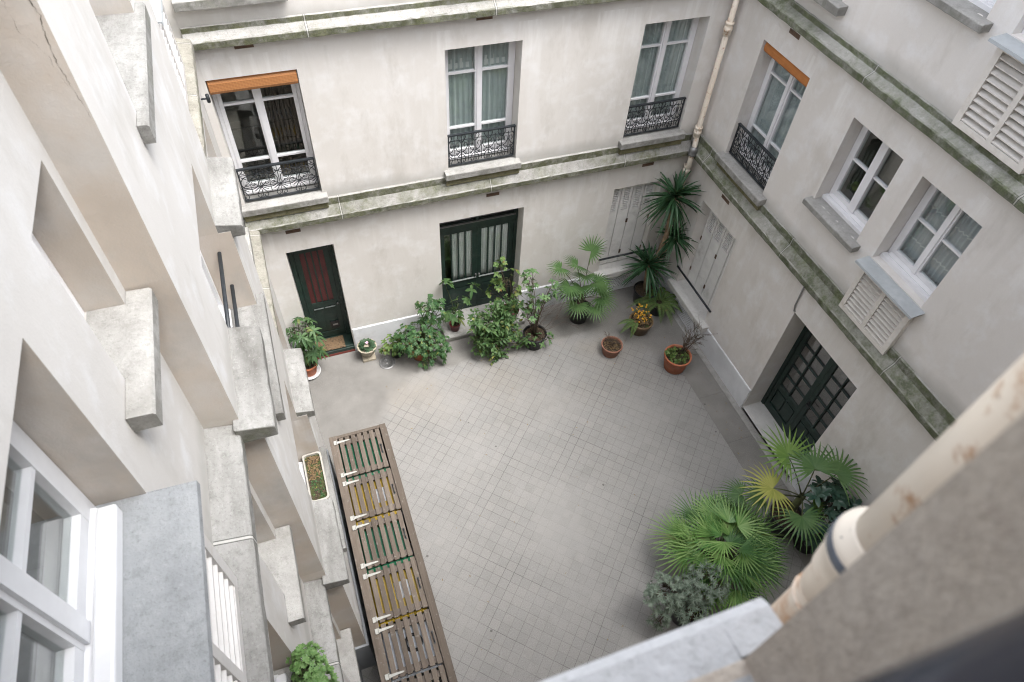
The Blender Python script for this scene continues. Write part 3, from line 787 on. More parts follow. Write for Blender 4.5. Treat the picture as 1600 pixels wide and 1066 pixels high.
# ------------------------------------------------------------------ right wing
RW = thing('apartment_wing', (6.66, 4, 0), 'wing on the right with slatted larder boxes and a dark grid-glazed door', 'building', 'wings of the courtyard block')
B1, W2, W3 = (6.42, 7.50), (4.60, 5.50), (3.38, 4.28)
holes = [(B1[0], B1[1], 3.66, 5.55), (B1[0], B1[1], 6.53, 8.42)]
for a, b in (W2, W3): holes += [(a, b, 4.29, 5.54), (a, b, 7.16, 8.41)]
holes += [(6.55, 7.64, .60, 2.60), (3.41, 4.89, .06, 2.60)]
w = MB(RIGHT); w.wall(-.3, 8.30, -.1, TOP, holes, 0, -.42); w.build('wall', 'stucco_right', RW)
cornice_pair(RIGHT, RW, .14, 8.298, 'cornice_right')
p = MB(RIGHT)
for a, b in ((.13, 3.39), (4.905, 8.27)): p.prism([(-.02, .002), (-.02, .022), (.545, .022), (.56, .010), (.56, .002)], a, b)
p.build('plinth', 'plinth', RW)
m = MB(RIGHT); m.prism([(-.02, .0225), (-.02, .13), (.008, .13), (.02, .11), (.012, .0225)], .13, 8.27); m.build('base_kerb', 'sill', RW)
for z in (0, 2.87):
    a, b = B1; room(RIGHT, RW, a, b, 3.66 + z, 5.55 + z, -.425)
    wd = casement(RIGHT, RW, a + .005, b - .005, 3.67 + z, 5.545 + z, -.24, (5.08 + z, 4.22 + z), cur='curtain_y')
    sill(RIGHT, RW, a - .13, b + .06, 3.665 + z, -.20, .135, .11, parent=wd)
    m = MB(RIGHT)
    if z == 0: m.prism([(3.44 + z - .05 * (z > 0), .002), (3.44 + z - .05 * (z > 0), .07), (3.553 + z, .065), (3.553 + z, .002)], a - .10, b + .04); m.build('sill_base', 'sill_base', wd)
    railing(RIGHT, wd, a + .015, b - .015, 3.70 + z, 4.225 + z, -.06, 'lyre', 6)
    m = MB(RIGHT); m.prism([(5.53 + z, -.13), (5.53 + z, -.05), (5.47 + z, -.025), (5.41 + z, -.03), (5.37 + z, -.07), (5.39 + z, -.12), (5.45 + z, -.145)], a + .015, b - .015, 2)
    m.build('rolled_blind', 'orangeblind', wd, bevel=.012)
    a, b = W2; room(RIGHT, RW, a, b, 4.29 + z, 5.54 + z, -.425)
    wd = casement(RIGHT, RW, a + .005, b - .005, 4.30 + z, 5.535 + z, -.22, (4.96 + z,), mid_extra=.03, base=.06)
    sill(RIGHT, RW, a - .10, b + .06, 4.285 + z, -.15, .125, .085, parent=wd)
    m = MB(RIGHT); m.box(a + .004, b - .004, 4.286 + z, 4.345 + z, -.205, -.11); m.build('bottom_rail', 'white', wd, bevel=.006)
    a, b = W3; room(RIGHT, RW, a, b, 4.29 + z, 5.54 + z, -.425)
    wd = casement(RIGHT, RW, a + .005, b - .005, 4.30 + z, 5.535 + z, -.22, (4.96 + z,), cur='curtain_l', cur_d=.085, base=.06)
    m = MB(RIGHT); m.box(a + .004, b - .004, 4.286 + z, 4.345 + z, -.205, -.11); m.build('bottom_rail', 'white', wd, bevel=.006)
    m = MB(RIGHT); m.prism([(4.285 + z, -.20), (4.30 + z, -.20), (4.255 + z, .19), (4.225 + z, .195), (4.225 + z, .188), (4.24 + z, .185)], a - .08, b + .05)
    m.build('zinc_sill', 'zinc', wd)
    louvre(RIGHT, RW, a - .01, b + .0, 3.42 + z * 1.0 - (.06 if z else 0), 4.21 + z, .075, bays=2, n=10, wall_d=.002)
for u, z in ((7.13, 3.02), (6.97, 5.88)):
    m = MB(RIGHT); m.box(u - .11, u + .11, z - .03, z + .03, -.01, .006); m.box(u - .10, u + .10, z - .007, z + .007, .0062, .010); m.build('air_brick', 'brick', RW)
room(RIGHT, RW, 6.55, 7.64, .9, 2.4, -.425, .8, 'dark')
shutters(RIGHT, RW, 6.555, 7.635, .65, 2.595, -.22)
sill(RIGHT, RW, 6.38, 7.74, .605, -.32, .14, .12, mat='sill_pale')
bar_across(RIGHT, RW, 6.46, 7.72, .95, .03); vent_grille(RIGHT, RW, 6.83, 7.42, .06, .36, .022)
m = MB(RIGHT); m.tube([RIGHT.p(4.94, 3.16, .03), RIGHT.p(4.93, 2.72, .02), RIGHT.p(4.90, 2.63, .02), RIGHT.p(4.88, 2.61, -.05)], .012, 8); m.build('conduit', 'steel', RW)
# grid-glazed double door, set deep
f = MB(RIGHT); d = -.38; a0, b0 = 3.41, 4.89
rd = MB(RIGHT)
rd.wall(a0 - .3, b0 + .3, 0, 2.9, [(a0 + .0005, b0 - .0005, .05, 2.61)], -.4205, -.60); rd.build('wall_core', 'room', RW)
f.box(a0 + .002, a0 + .07, .061, 2.598, d - .08, d); f.box(b0 - .07, b0 - .002, .061, 2.598, d - .08, d); f.box(a0 + .07, b0 - .07, 2.53, 2.598, d - .08, d - .001)
f.build('door_frame', 'green', RW)
um = (a0 + b0) / 2
for i, (a, b) in enumerate(((a0 + .073, um - .002), (um + .002, b0 - .073))):
    dm = MB(RIGHT); d = -.395; cols, rows = 2, 6
    dm.box(a, a + .08, .07, 2.525, d - .045, d); dm.box(b - .08, b, .07, 2.525, d - .045, d)
    for z0_, z1_ in ((2.44, 2.525), (.66, .78), (.07, .24)): dm.box(a + .08, b - .08, z0_, z1_, d - .045, d - .001)
    wv = (b - a - .16) / cols; hv = (2.44 - .78) / rows
    for q in range(1, cols): dm.box(a + .08 + wv * q - .010, a + .08 + wv * q + .010, .78, 2.44, d - .04, d + .004)
    for q in range(1, rows): dm.box(a + .08, b - .08, .78 + hv * q - .006, .78 + hv * q + .006, d - .04, d + .001)
    for q in range(cols): dm.box(a + .08 + wv * q + .02, a + .08 + wv * (q + 1) - .02, .28, .62, d - .03, d - .012)
    dm.box(a + .08, b - .08, .24, .66, d - .04, d - .03)
    door = dm.build('door', 'green', RW)
    k = MB(RIGHT); k.box(a + .075, b - .075, .775, 2.445, d - .030, d - .026); k.build('pane', 'glassdark', door)
    if i == 0:
        k = MB(RIGHT); k.box(b - .06, b - .025, 1.0, 1.16, d, d + .008); k.tube([RIGHT.p(b - .045, 1.10, d + .01), RIGHT.p(b - .045, 1.10, d + .05), RIGHT.p(b - .16, 1.09, d + .055)], .010, 8); k.build('handle', 'blackpot', door)
room(RIGHT, RW, a0, b0, .5, 2.5, -.60, 1.8)
st = MB(RIGHT); st.box(a0 + .003, b0 - .003, .0, .062, -.46, .0); st.build('door_step', 'sill_pale', RW, bevel=.006)

# ------------------------------------------------------------------ left wing (a shallow projecting stair bay between y=2.82 and y=5.73)
LW = thing('apartment_wing', (-.9, 4, 0), 'bright wing with a stepped bay, thick pale ledges and deep window recesses', 'building', 'wings of the courtyard block')
lev = [(-.1, 3.26, -.71, -.49), (3.26, 6.10, -.82, -.60), (6.10, TOP, -.92, -.70)]     # z0, z1, plane of the near and far walls, plane of the bay
STAIR = [(2.30, 4.0), (5.20, 6.80), (7.93, 9.3)]
NW = (.62, 1.78); SW = (2.24, 2.72)
for z0, z1, xn, xb in lev:
    near_h = [(SW[0], SW[1], zz, zz + .84) for zz in (1.72, 4.60, 7.47)] + [(NW[0], NW[1], zz, zz + 1.06 + .02) for zz in (1.45, 4.34, 7.21)]
    far_h = [(6.72, 7.72, 3.70, 5.46), (6.35, 7.35, 7.21, 8.35), (6.5, 7.5, .5, 2.5)]
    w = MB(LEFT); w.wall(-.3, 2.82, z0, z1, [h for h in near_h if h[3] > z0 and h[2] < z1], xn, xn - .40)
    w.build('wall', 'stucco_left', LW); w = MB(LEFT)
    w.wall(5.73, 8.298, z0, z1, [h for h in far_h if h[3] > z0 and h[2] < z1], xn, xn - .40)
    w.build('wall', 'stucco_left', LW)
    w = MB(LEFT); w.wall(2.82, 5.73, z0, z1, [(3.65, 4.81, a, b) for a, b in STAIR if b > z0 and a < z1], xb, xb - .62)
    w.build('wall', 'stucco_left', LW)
# string-course ledges returning round the bay
for zt, xn, xb, xno, xbo in ((3.31, -.82, -.60, -.63, -.40), (6.15, -.92, -.70, -.71, -.49)):
    def ledge(u0, u1, xi, xo, mat='ledge_left'):
        m = MB(LEFT); m.prism([(zt - .12, xi - .04), (zt - .12, xo), (zt - .02, xo), (zt - .005, xo - .012), (zt + .035, xi + .012), (zt + .045, xi - .04)], u0, u1, max(6, int((u1 - u0) * 11)), .0035)
        m.build('ledge', mat, LW, bevel=.008)
    ledge(-.3, 2.818, xn, xno); ledge(5.732, 8.16, xn, xno - .012, 'ledge_far')
    ledge(2.73, 3.648, xb, xbo); ledge(4.812, 5.80, xb, xbo)
# plinths
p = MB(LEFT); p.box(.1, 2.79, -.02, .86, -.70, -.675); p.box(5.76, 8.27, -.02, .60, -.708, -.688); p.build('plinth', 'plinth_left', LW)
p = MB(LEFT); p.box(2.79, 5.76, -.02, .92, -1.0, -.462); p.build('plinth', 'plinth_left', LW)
# stair openings: sill, window, guard bars
for a, b in STAIR:
    xb = -.49 if a < 3 else (-.60 if a < 6 else -.70)
    out = {2.30: .075, 5.20: .07, 7.93: .06}[a]
    m = MB(LEFT)
    m.prism([(a - .02, xb - .30), (a + .005, xb - .30), (a + .002, xb - .01), (a + .0, xb + out - .01), (a - .012, xb + out), (a - .11, xb + out), (a - .11, xb + .003), (a - .02, xb + .003)], 3.653, 4.807, 5)
    m.prism([(a - .11, xb + .003), (a + .001, xb + .003), (a - .001, xb + out - .01), (a - .013, xb + out), (a - .11, xb + out)], 4.807, 4.95)
    m.prism([(a - .11, xb + .003), (a + .001, xb + .003), (a - .001, xb + out - .01), (a - .013, xb + out), (a - .11, xb + out)], 3.51, 3.653)
    m.build('sill', 'ledge_left', LW)
    room(LEFT, LW, 3.65, 4.81, a, b, xb - .625, 1.2)
    casement(LEFT, LW, 3.655, 4.805, a + .005, b - .005, xb - .28, ((a + b) / 2,))
bar_across(LEFT, LW, 3.66, 4.80, 5.90, -.745, .017); bar_across(LEFT, LW, 3.66, 4.80, 5.50, -.745, .017)
# small windows and the larger ones beside the camera
for k, zz in enumerate((1.72, 4.60, 7.47)):
    xn = (-.71, -.82, -.92, -.92)[k]
    m = MB(LEFT); pro = .12
    m.prism([(zz - .02, xn - .17), (zz + .006, xn - .17), (zz - .0, xn + pro - .01), (zz - .012, xn + pro), (zz - .10, xn + pro), (zz - .10, xn + .003), (zz - .02, xn + .003)], SW[0] + .003, SW[1] - .003, 3)
    for a, b in ((SW[1] - .003, SW[1] + .085), (SW[0] - .225, SW[0] + .003)): m.prism([(zz - .10, xn + .003), (zz + .004, xn + .003), (zz - .0, xn + pro - .01), (zz - .012, xn + pro), (zz - .10, xn + pro)], a, b)
    m.build('sill', 'sill', LW)
    room(LEFT, LW, SW[0], SW[1], zz, zz + .84, xn - .405, .8)
    q = MB(LEFT); a, b = SW; d = xn - .18
    for u0_, u1_, z0_, z1_ in ((a + .003, a + .06, zz + .003, zz + .837), (b - .06, b - .003, zz + .003, zz + .837), (a + .06, b - .06, zz + .003, zz + .06), (a + .06, b - .06, zz + .78, zz + .837)): q.box(u0_, u1_, z0_, z1_, d - .05, d)
    wd = q.build('window', 'white', LW)
    q = MB(LEFT); q.box(a + .055, b - .055, zz + .055, zz + .785, d - .03, d - .026); q.build('pane', 'glass', wd)
for k, zz in enumerate((1.45, 4.34, 7.21)):
    xn = (-.71, -.82, -.92, -.92)[k]; a, b = NW
    room(LEFT, LW, a, b, zz, zz + 1.06, xn - .405, 1.4)
    wd = casement(LEFT, LW, a + .005, b - .005, zz + .02, zz + 1.075, xn - .20, (zz + .55,), mat='white_near', stile=.062, base=.075, mid_extra=.012)
    m = MB(LEFT); m.box(a + .06, b - .065, zz + .03, zz + .115, xn - .165, xn - .088); m.build('bottom_rail', 'white_near', wd, bevel=.012)
    mt_ = 'zinc_near' if k == 2 else 'sill'
    m = MB(LEFT); pr = .205 if k == 2 else .10
    m.prism([(zz + .012, xn - .20), (zz + .032, xn - .20), (zz + .020, xn + pro), (zz + .018, xn + pr), (zz - .02, xn + pr + .004), (zz - .02, xn + pr - .002), (zz + .004, xn + pr - .008), (zz + .004, xn + .004), (zz + .012, xn + .004)], a + .003, b - .003)
    if k == 2:
        for e, h in ((a - .06, a + .003), (b - .003, b + .0)): m.prism([(zz + .004, xn + .004), (zz + .026, xn + .004), (zz + .018, xn + pr), (zz - .02, xn + pr + .004), (zz - .02, xn + pr - .002), (zz + .004, xn + pr - .008)], e, h)
    m.build('zinc_sill' if k == 2 else 'sill', mt_, wd)
    if k == 2: louvre(LEFT, LW, a + .0, b - .06, 6.26, 7.14, xn + .125, 'oldwhite', 2, 8, xn + .004)
# far part: two more windows seen on edge
room(LEFT, LW, 6.72, 7.72, 3.70, 5.46, -1.225, 1.0); casement(LEFT, LW, 6.725, 7.715, 3.71, 5.455, -1.05, (4.9, 4.2), cur='curtain_y')
sill(LEFT, LW, 6.65, 7.80, 3.705, -1.0, -.74, .11)
room(LEFT, LW, 6.35, 7.35, 7.21, 8.35, -1.325, 1.0); casement(LEFT, LW, 6.355, 7.345, 7.22, 8.345, -1.15, (7.85,), cur='curtain_y')
m = MB(LEFT); m.prism([(7.22, -1.12), (7.235, -1.12), (7.215, -.73), (7.18, -.725), (7.18, -.732), (7.20, -.738)], 6.25, 7.45); m.build('zinc_sill', 'zinc', LW)
louvre(LEFT, LW, 6.30, 7.40, 6.22, 7.17, -.80, 'oldwhite', 2, 13, -.918)
room(LEFT, LW, 6.5, 7.5, .5, 2.5, -1.115, 1.0); casement(LEFT, LW, 6.505, 7.495, .51, 2.495, -.95, (1.5,))
m = MB(LEFT); m.tube([LEFT.p(8.1, 5.45, -.83), LEFT.p(8.1, 5.45, -.74)], .012, 8); m.tube([LEFT.p(8.1, 5.40, -.74), LEFT.p(8.1, 5.50, -.74)], .022, 8); m.build('wall_bracket', 'iron', LW)  # simple bracket standing in for the wall lamp
side = Fr((0, 2.82), (1, 0), (0, -1))
crack(side, LW, [(-.72, 8.95), (-.722, 8.86), (-.71, 8.81), (-.722, 8.76), (-.728, 8.69), (-.732, 8.63), (-.728, 8.60)], .0015, .0055)
crack(side, LW, [(-.728, 8.605), (-.722, 8.53), (-.712, 8.45), (-.708, 8.40)], .0015, .0022)
crack(side, LW, [(-.805, 8.95), (-.80, 8.86), (-.802, 8.76), (-.77, 8.72), (-.75, 8.66), (-.738, 8.58), (-.728, 8.52)], .0015, .0014)

# ------------------------------------------------------------------ the wing the picture is taken from
CW = thing('apartment_wing', (3, .12, 0), 'close blurred wing with a pale sill and brown window jamb beside the near downpipe', 'building', 'wings of the courtyard block')
holes = [(-.66, .44, 9.0, 10.9), (2.4, 3.4, 9.0, 10.9), (4.6, 5.6, 9.0, 10.9)]
for z in (3.66, 6.5): holes += [(a, b, z, z + 1.9) for a, b in ((-.3, .7), (2.4, 3.4), (4.6, 5.6))]
w = MB(NEAR); w.wall(-1.3, 6.659, -.1, NTOP, holes, 0, -.45); w.build('wall', 'stucco_near', CW)
for a, b, z, h in [(x[0], x[1], x[2], x[3]) for x in holes]:
    room(NEAR, CW, a, b, z, h, -.455, 2.2)
    if a > 0 or z < 8.5:
        casement(NEAR, CW, a + .005, b - .005, z + .01, h - .005, -.2, (z + 1.3,), cur='curtain_y')
        sill(NEAR, CW, a - .08, b + .08, z + .005, -.15, .08, .1)
m = MB(NEAR); m.prism([(8.86, -.44), (9.004, -.44), (9.0, -.02), (8.992, .055), (8.98, .07), (8.90, .07), (8.90, .003), (8.86, .003)], -.657, .437, 3)
m.prism([(8.90, .003), (9.0, .003), (8.992, .055), (8.98, .07), (8.90, .07)], .437, .52); m.prism([(8.90, .003), (9.0, .003), (8.992, .055), (8.98, .07), (8.90, .07)], -.74, -.657)
m.build('sill', 'sill_near', CW)
r = MB(NEAR); r.tube([(-.655, -.020, 9.668), (.437, -.020, 9.668)], .034, 24)
rail = r.build('guard_rail', 'railtop', CW)

# zinc copings capping the unseen wall tops, which are cut low for light
for root, fr, u0, u1, d0, d1, zt in ((BW, BACK, -3.0, 9.0, -.42, .07, TOP), (RW, RIGHT, -.3, 8.2, -.46, .07, TOP), (LW, LEFT, -.3, 8.2, -1.36, -.64, TOP), (CW, NEAR, -1.3, 6.6, -.5, .07, NTOP)):
    m = MB(fr); m.prism([(zt + .002, d0), (zt + .06, d0), (zt + .035, d1), (zt - .02, d1 + .002), (zt - .02, d1 - .004), (zt + .002, d1 - .006)], u0, u1); m.build('coping', 'zinc', root)
# ------------------------------------------------------------------ pipes, drain, bins
dp = thing('downpipe', (6.53, 8.17, 0), 'cream cast iron downpipe with collars running down the far inner corner', 'drainpipe')
m = MB(); m.tube([(6.53, 8.17, 9.5), (6.53, 8.17, 3.62), (6.53, 8.15, 3.55), (6.50, 8.10, 3.42), (6.48, 8.08, 3.30), (6.48, 8.08, 3.12), (6.53, 8.17, 2.95), (6.53, 8.17, .02)], .044, 14)
m.build('pipe', 'pipe', dp)
for z in (5.40, 3.66, 8.2, 2.9, 1.1):
    m = MB(); m.lathe((6.53, 8.17, z), [(.045, -.10), (.057, -.09), (.059, -.02), (.066, -.015), (.066, .025), (.059, .03), (.059, .075), (.067, .08), (.067, .105), (.045, .11)], 16); m.build('collar', 'pipe', dp)
m = MB(); m.lathe((6.485, 8.085, 3.36), [(.001, -.085), (.07, -.08), (.078, -.05), (.062, -.02), (.078, .02), (.07, .07), (.001, .08)], 14); m.build('elbow', 'steel', dp)

npipe = thing('downpipe', (.695, .183, 0), 'close cream downpipe with rust spots and a dark collar beside the near window jamb', 'drainpipe')
m = MB(); m.tube([(.695, .183, z) for z in (11.1, 10.8, 10, 9.4, 9.08)], .047, 28); m.tube([(.695, .183, z) for z in (9.0799, 8.8, 8, 5, .02)], .044, 28); m.build('pipe', 'pipe', npipe)
m = MB(); m.lathe((.695, .183, 8.965), [(.0445, -.10), (.048, -.095), (.049, -.05), (.055, -.03), (.0575, .0), (.0575, .035), (.063, .04), (.0645, .055)] + [(.0645, .085), (.063, .092), (.0565, .10), (.051, .112), (.0475, .118)], 32); m.build('collar', 'pipe', npipe)
m = MB(); m.lathe((.695, .183, 8.965), [(.0648, .056), (.0660, .058), (.0660, .078), (.0648, .080)], 32, closed=True); m.build('band', 'band', npipe)
m = MB(); m.tube([(.695 + .0455 * cos(a), .183 + .0455 * sin(a), 8.83) for a in [i * pi / 8 for i in range(-2, 11)]], .004, 8); m.build('bracket', 'pipe', npipe)

dg = thing('floor_drain', (.84, 7.83, 0), 'round dark slotted drain grate in the cement by the urn', 'drain')
m = MB(); m.lathe((.84, 7.83, 0), [(.112, .003), (.112, .012), (.128, .014), (.150, .006), (.152, .002)], 32); m.build('rim', 'steel', dg)
m = MB()
for i in range(14):
    a = 2 * pi * i / 14; c = V((.84 + .070 * cos(a), 7.83 + .070 * sin(a), .008)); t = V((cos(a), sin(a), 0))
    m.obox(c, t * .042, V((-t.y, t.x, 0)) * .0075, (0, 0, .003))
m.lathe((.84, 7.83, 0), [(.001, .012), (.026, .012), (.03, .003)], 14); m.build('grate', 'steel', dg)
m = MB(); m.lathe((.84, 7.83, 0), [(.001, .0025), (.112, .0025)], 24); m.build('pit', 'blackpot', dg)

SH = thing('bin_shelter', (.03, 4.0, 0), 'long weathered wooden bin shelter with slatted hinged lids along the left wall', 'bin shelter')
X0, X1, Y0, Y1, ZT = -.40, .445, 1.52, 5.74, 1.25
m = MB(W0)
m.cube(X0, X0 + .115, Y0, Y1, ZT - .03, ZT); m.cube(X1 - .09, X1, Y0, Y1, ZT - .03, ZT)
m.cube(X0 + .01, X0 + .06, Y0, Y1, ZT - .16, ZT - .031); m.cube(X1 - .06, X1 - .01, Y0, Y1, ZT - .16, ZT - .031)
m.cube(X0 + .06, X1 - .06, Y1 - .05, Y1 - .002, ZT - .16, ZT - .005)
m.build('top_frame', 'wood', SH, bevel=.004)
m = MB(W0)
for y in (Y0, Y0 + 1.4, Y0 + 2.8, Y1 - .08):
    for x in (X0 + .012, X1 - .08):
        m = MB(W0); m.cube(x, x + .07, y, y + .07, 0, ZT - .161); m.build('post', 'wood', SH)
m = MB(W0)
for i in range(8):
    z = .08 + i * .135
    m.cube(X1 - .009, X1 + .011, Y0 + .01, Y1 - .01, z, z + .115); m.cube(X0 + .02, X1 - .012, Y1 + .0, Y1 + .02, z, z + .115); m.cube(X0 + .02, X1 - .012, Y0 - .02, Y0, z, z + .115)
m.build('side_boards', 'wood', SH)
lid_y = [(5.00, 5.685), (4.31, 4.985), (3.61, 4.295), (2.895, 3.595), (2.205, 2.88), (1.545, 2.19)]
for n, (a, b) in enumerate(lid_y):
    zz = ZT + (.002, .004, .010, .006, .012, .006)[n]; xa, xb_ = X0 + .122, X1 - .097 + (.0, .012, .0, .014, .01, .006)[n]
    m = MB(W0); k = 7; w_ = (xb_ - xa) / k
    for i in range(k):
        j = RND.uniform(-.004, .004)
        m.cube(xa + w_ * i + .0140, xa + w_ * (i + 1) - .0140, a + .006 + j, b - .006 + j, zz - .022, zz + RND.uniform(-.001, .002))
    lid = m.build('lid', 'wood', SH, bevel=.003)
    for y in (a + .03, b - .12):
        m = MB(W0); m.cube(xa + .01, xb_ - .01, y, y + .08, zz - .05, zz - .0225); m.build('batten', 'wood_x', lid)
    for y in (a + .045, b - .085):
        m = MB(W0); x = X0 + .085
        pts = [(x + .02, y - .008), (x + .02, y + .030), (x + .19, y + .022), (x + .205, y + .013), (x + .19, y + .003)]
        z0 = zz + .003; m.add([(px, py, zq) for zq in (z0, z0 + .005) for px, py in pts], [(0, 1, 2, 3, 4), (5, 6, 7, 8, 9)] + [(i, (i + 1) % 5, 5 + (i + 1) % 5, 5 + i) for i in range(5)])
        m.cube(x - .028, x + .018, y - .022, y + .044, z0, z0 + .010); m.tube([(x + .019, y - .022, z0 + .010), (x + .019, y + .044, z0 + .010)], .010, 8)
        m.build('hinge', 'hinge', lid)
    m = MB(W0); yh = (a + b) / 2 - .02; xh = xb_ - .045
    m.tube([(xh, yh - .06, zz + .004), (xh, yh - .055, zz + .03), (xh, yh + .055, zz + .03), (xh, yh + .06, zz + .004)], .007, 6)
    for q in (-.065, .065): m.cube(xh - .012, xh + .012, yh + q - .014, yh + q + .014, zz + .002, zz + .006)
    m.build('handle', 'iron', lid)

def wheeled_bin(y, colour, label, extra=None):
    t = thing('wheeled_bin', (.02, y, 0), label, 'bin', 'wheeled bins inside the wooden shelter')
    m = MB(W0); x, w, dd = .02, .27, .25
    ring = lambda s, z, sy=1: [(x - w * s, y - dd * s * sy, z), (x + w * s, y - dd * s * sy, z), (x + w * s, y + dd * s * sy, z), (x - w * s, y + dd * s * sy, z)]
    m.add(ring(.78, .06) + ring(1, 1.03) + ring(1.05, 1.03) + ring(1.05, 1.07), [(0, 1, 2, 3), (0, 1, 5, 4), (1, 2, 6, 5), (2, 3, 7, 6), (3, 0, 4, 7), (4, 5, 9, 8), (5, 6, 10, 9), (6, 7, 11, 10), (7, 4, 8, 11), (8, 9, 13, 12), (9, 10, 14, 13), (10, 11, 15, 14), (11, 8, 12, 15), (12, 13, 14, 15)])
    m.build('body', 'binbody', t)
    m = MB(W0); m.add(ring(1.18, 1.071, 1.12) + ring(1.18, 1.11, 1.12) + ring(1.05, 1.16, 1.0), [(0, 1, 2, 3), (0, 1, 5, 4), (1, 2, 6, 5), (2, 3, 7, 6), (3, 0, 4, 7), (4, 5, 9, 8), (5, 6, 10, 9), (6, 7, 11, 10), (7, 4, 8, 11), (8, 9, 10, 11)])
    lid = m.build('lid', colour, t, bevel=.012)
    for s in (-1, 1):
        q = MB(W0); q.tube([(x - .22, y + s * .20, .10), (x - .22, y + s * .245, .10)], .10, 18); q.build('wheel', 'blackpot', t)
    q = MB(W0); q.tube([(x - .27, y - .2, .99), (x - .32, y - .2, 1.0), (x - .32, y + .2, 1.0), (x - .27, y + .2, .99)], .014, 8); q.build('handle', 'binbody', t)
    if extra: extra(x, y, lid)
def sticker(x, y, lid):
    m = MB(W0); m.cube(x - .02, x + .17, y - .10, y + .12, 1.1605, 1.163); m.build('sticker', 'paper', lid)
def ring_mark(x, y, lid):
    m = MB(W0); m.lathe((x + .05, y + .02, 1.1605), [(.075, 0), (.115, 0), (.115, .003), (.075, .003)], 28, closed=True); m.build('ring_mark', 'blackpot', lid)
wheeled_bin(5.33, 'binG', 'green lidded bin under the shelter lid closest to the green doors')
wheeled_bin(4.63, 'binY', 'yellow lidded bin with white sticker, second from the back of the shelter', sticker)
wheeled_bin(3.92, 'binG', 'green lidded bin between the two yellow bins in the wooden shelter')
wheeled_bin(3.24, 'binY', 'yellow lidded bin beside the pale bin with a black ring', sticker)
wheeled_bin(2.55, 'binW', 'pale grey lidded bin with black ring mark under the slats', ring_mark)

# ------------------------------------------------------------------ plants
def pot(root, c, rt, rb, h, mat, soil='soil', saucer=None, rim=.03, rimw=.012, name='pot'):
    x, y, z = c; m = MB()
    m.lathe((x, y, z), [(rb * .9, 0), (rb, .004), (rt - rimw, h - rim), (rt, h - rim + .004), (rt + .003, h - .004), (rt - .004, h), (rt - .022, h), (rt - .026, h - .012), (rt - .030, h - .05), (rt - .036, h - .10)], 28)
    p = m.build(name, mat, root)
    m = MB(); pts = []; R = rt - .029
    k, rows = 20, 5
    for i in range(rows + 1):
        for j in range(k):
            a = 2 * pi * j / k; r = R * i / rows + .0005
            pts.append((x + r * cos(a), y + r * sin(a), z + h - .045 + (RND.uniform(-.010, .014) if i < rows else 0)))
    m.add(pts, [(i * k + j, i * k + (j + 1) % k, (i + 1) * k + (j + 1) % k, (i + 1) * k + j) for i in range(rows) for j in range(k)], True)
    m.build('soil', soil, p)
    if saucer:
        m = MB(); m.lathe((x, y, z - .0), [(.001, .002), (saucer - .02, .002), (saucer, .028), (saucer - .012, .030), (saucer - .028, .012), (.001, .010)], 28); m.build('saucer', 'whiteplastic', root)
    return p

def rdir(r, zmin=-1, zmax=1):
    while True:
        d = V((r.uniform(-1, 1), r.uniform(-1, 1), r.uniform(-1, 1)))
        if .05 < d.length < 1:
            d.normalize()
            if zmin <= d.z <= zmax: return d

def whorl(m, r, c, axis, n, L, W, droop=.35, open_=.75, shape='lance', segs=3, fold=.12):
    axis = V(axis).normalized(); a = axis.orthogonal().normalized(); b = axis.cross(a); off = r.uniform(0, 6)
    for i in range(n):
        th = off + 2 * pi * i / n + r.uniform(-.2, .2)
        d = (a * cos(th) + b * sin(th)) * open_ + axis * (1 - open_ + r.uniform(-.1, .2))
        m.blade(c, d, axis, L * r.uniform(.75, 1.1), W * r.uniform(.85, 1.1), droop, segs, shape, fold)

def bush(root, base, blobs, leaf, stem='twig', seed=1, kind='whorl', L=.12, W=.04, per=6, droop=.35, stem_r=.009, stems=5, shape='lance', open_=.75, name='leaves', segs=3):
    """stems rise from base, each twig ends in a cluster inside one of the blobs (centre, radii, count)"""
    r = random.Random(seed); base = V(base); lm, sm = MB(), MB()
    for c, rad, n in blobs:
        c = V(c); hubs = []
        for s in range(max(1, min(stems, n // 6 + 1))):
            q = c + V((r.uniform(-.4, .4) * rad[0], r.uniform(-.4, .4) * rad[1], r.uniform(-.5, .1) * rad[2]))
            st = base + V((r.uniform(-.04, .04), r.uniform(-.04, .04), 0))
            mid = st.lerp(q, .5) + V((0, 0, .12 * (q - st).length)) + V((r.uniform(-.05, .05), r.uniform(-.05, .05), 0))
            sm.tube([st, st.lerp(mid, .5) + V((0, 0, .03)), mid, q], [stem_r, stem_r * .9, stem_r * .8, stem_r * .5], 5); hubs.append((mid, q))
        for i in range(n):
            d = rdir(r); k = r.uniform(.35, 1.0) ** .6
            p = c + V((d.x * rad[0], d.y * rad[1], d.z * rad[2])) * k
            mid, q = min(hubs, key=lambda h: (h[1] - p).length)
            if r.random() < .8:
                j = mid.lerp(q, r.uniform(.4, 1)); sm.tube([j, j.lerp(p, .55) + V((0, 0, .015)), p], [stem_r * .45, stem_r * .35, stem_r * .25], 4)
            ax = (d * .7 + V((0, 0, .75)) + rdir(r) * .25).normalized()
            if kind == 'whorl': whorl(lm, r, p, ax, max(3, per + r.randint(-1, 1)), L * r.uniform(.7, 1.15), W, droop, open_, shape, segs)
            elif kind == 'sprig':
                tipd = (d + V((0, 0, .35))).normalized(); ln = L * per * .33
                for q2 in range(per):
                    pp = p + tipd * ln * (q2 / per - .5); sd = rdir(r); sd = (sd - tipd * sd.dot(tipd)).normalized()
                    lm.blade(pp, sd * .8 + tipd * .55 + V((0, 0, .15)), V((0, 0, 1)) + rdir(r) * .5, L * r.uniform(.7, 1.15), W, droop, segs, shape)
    sm.build('stems', stem, root); return lm.build(name, leaf, root, recalc=False)

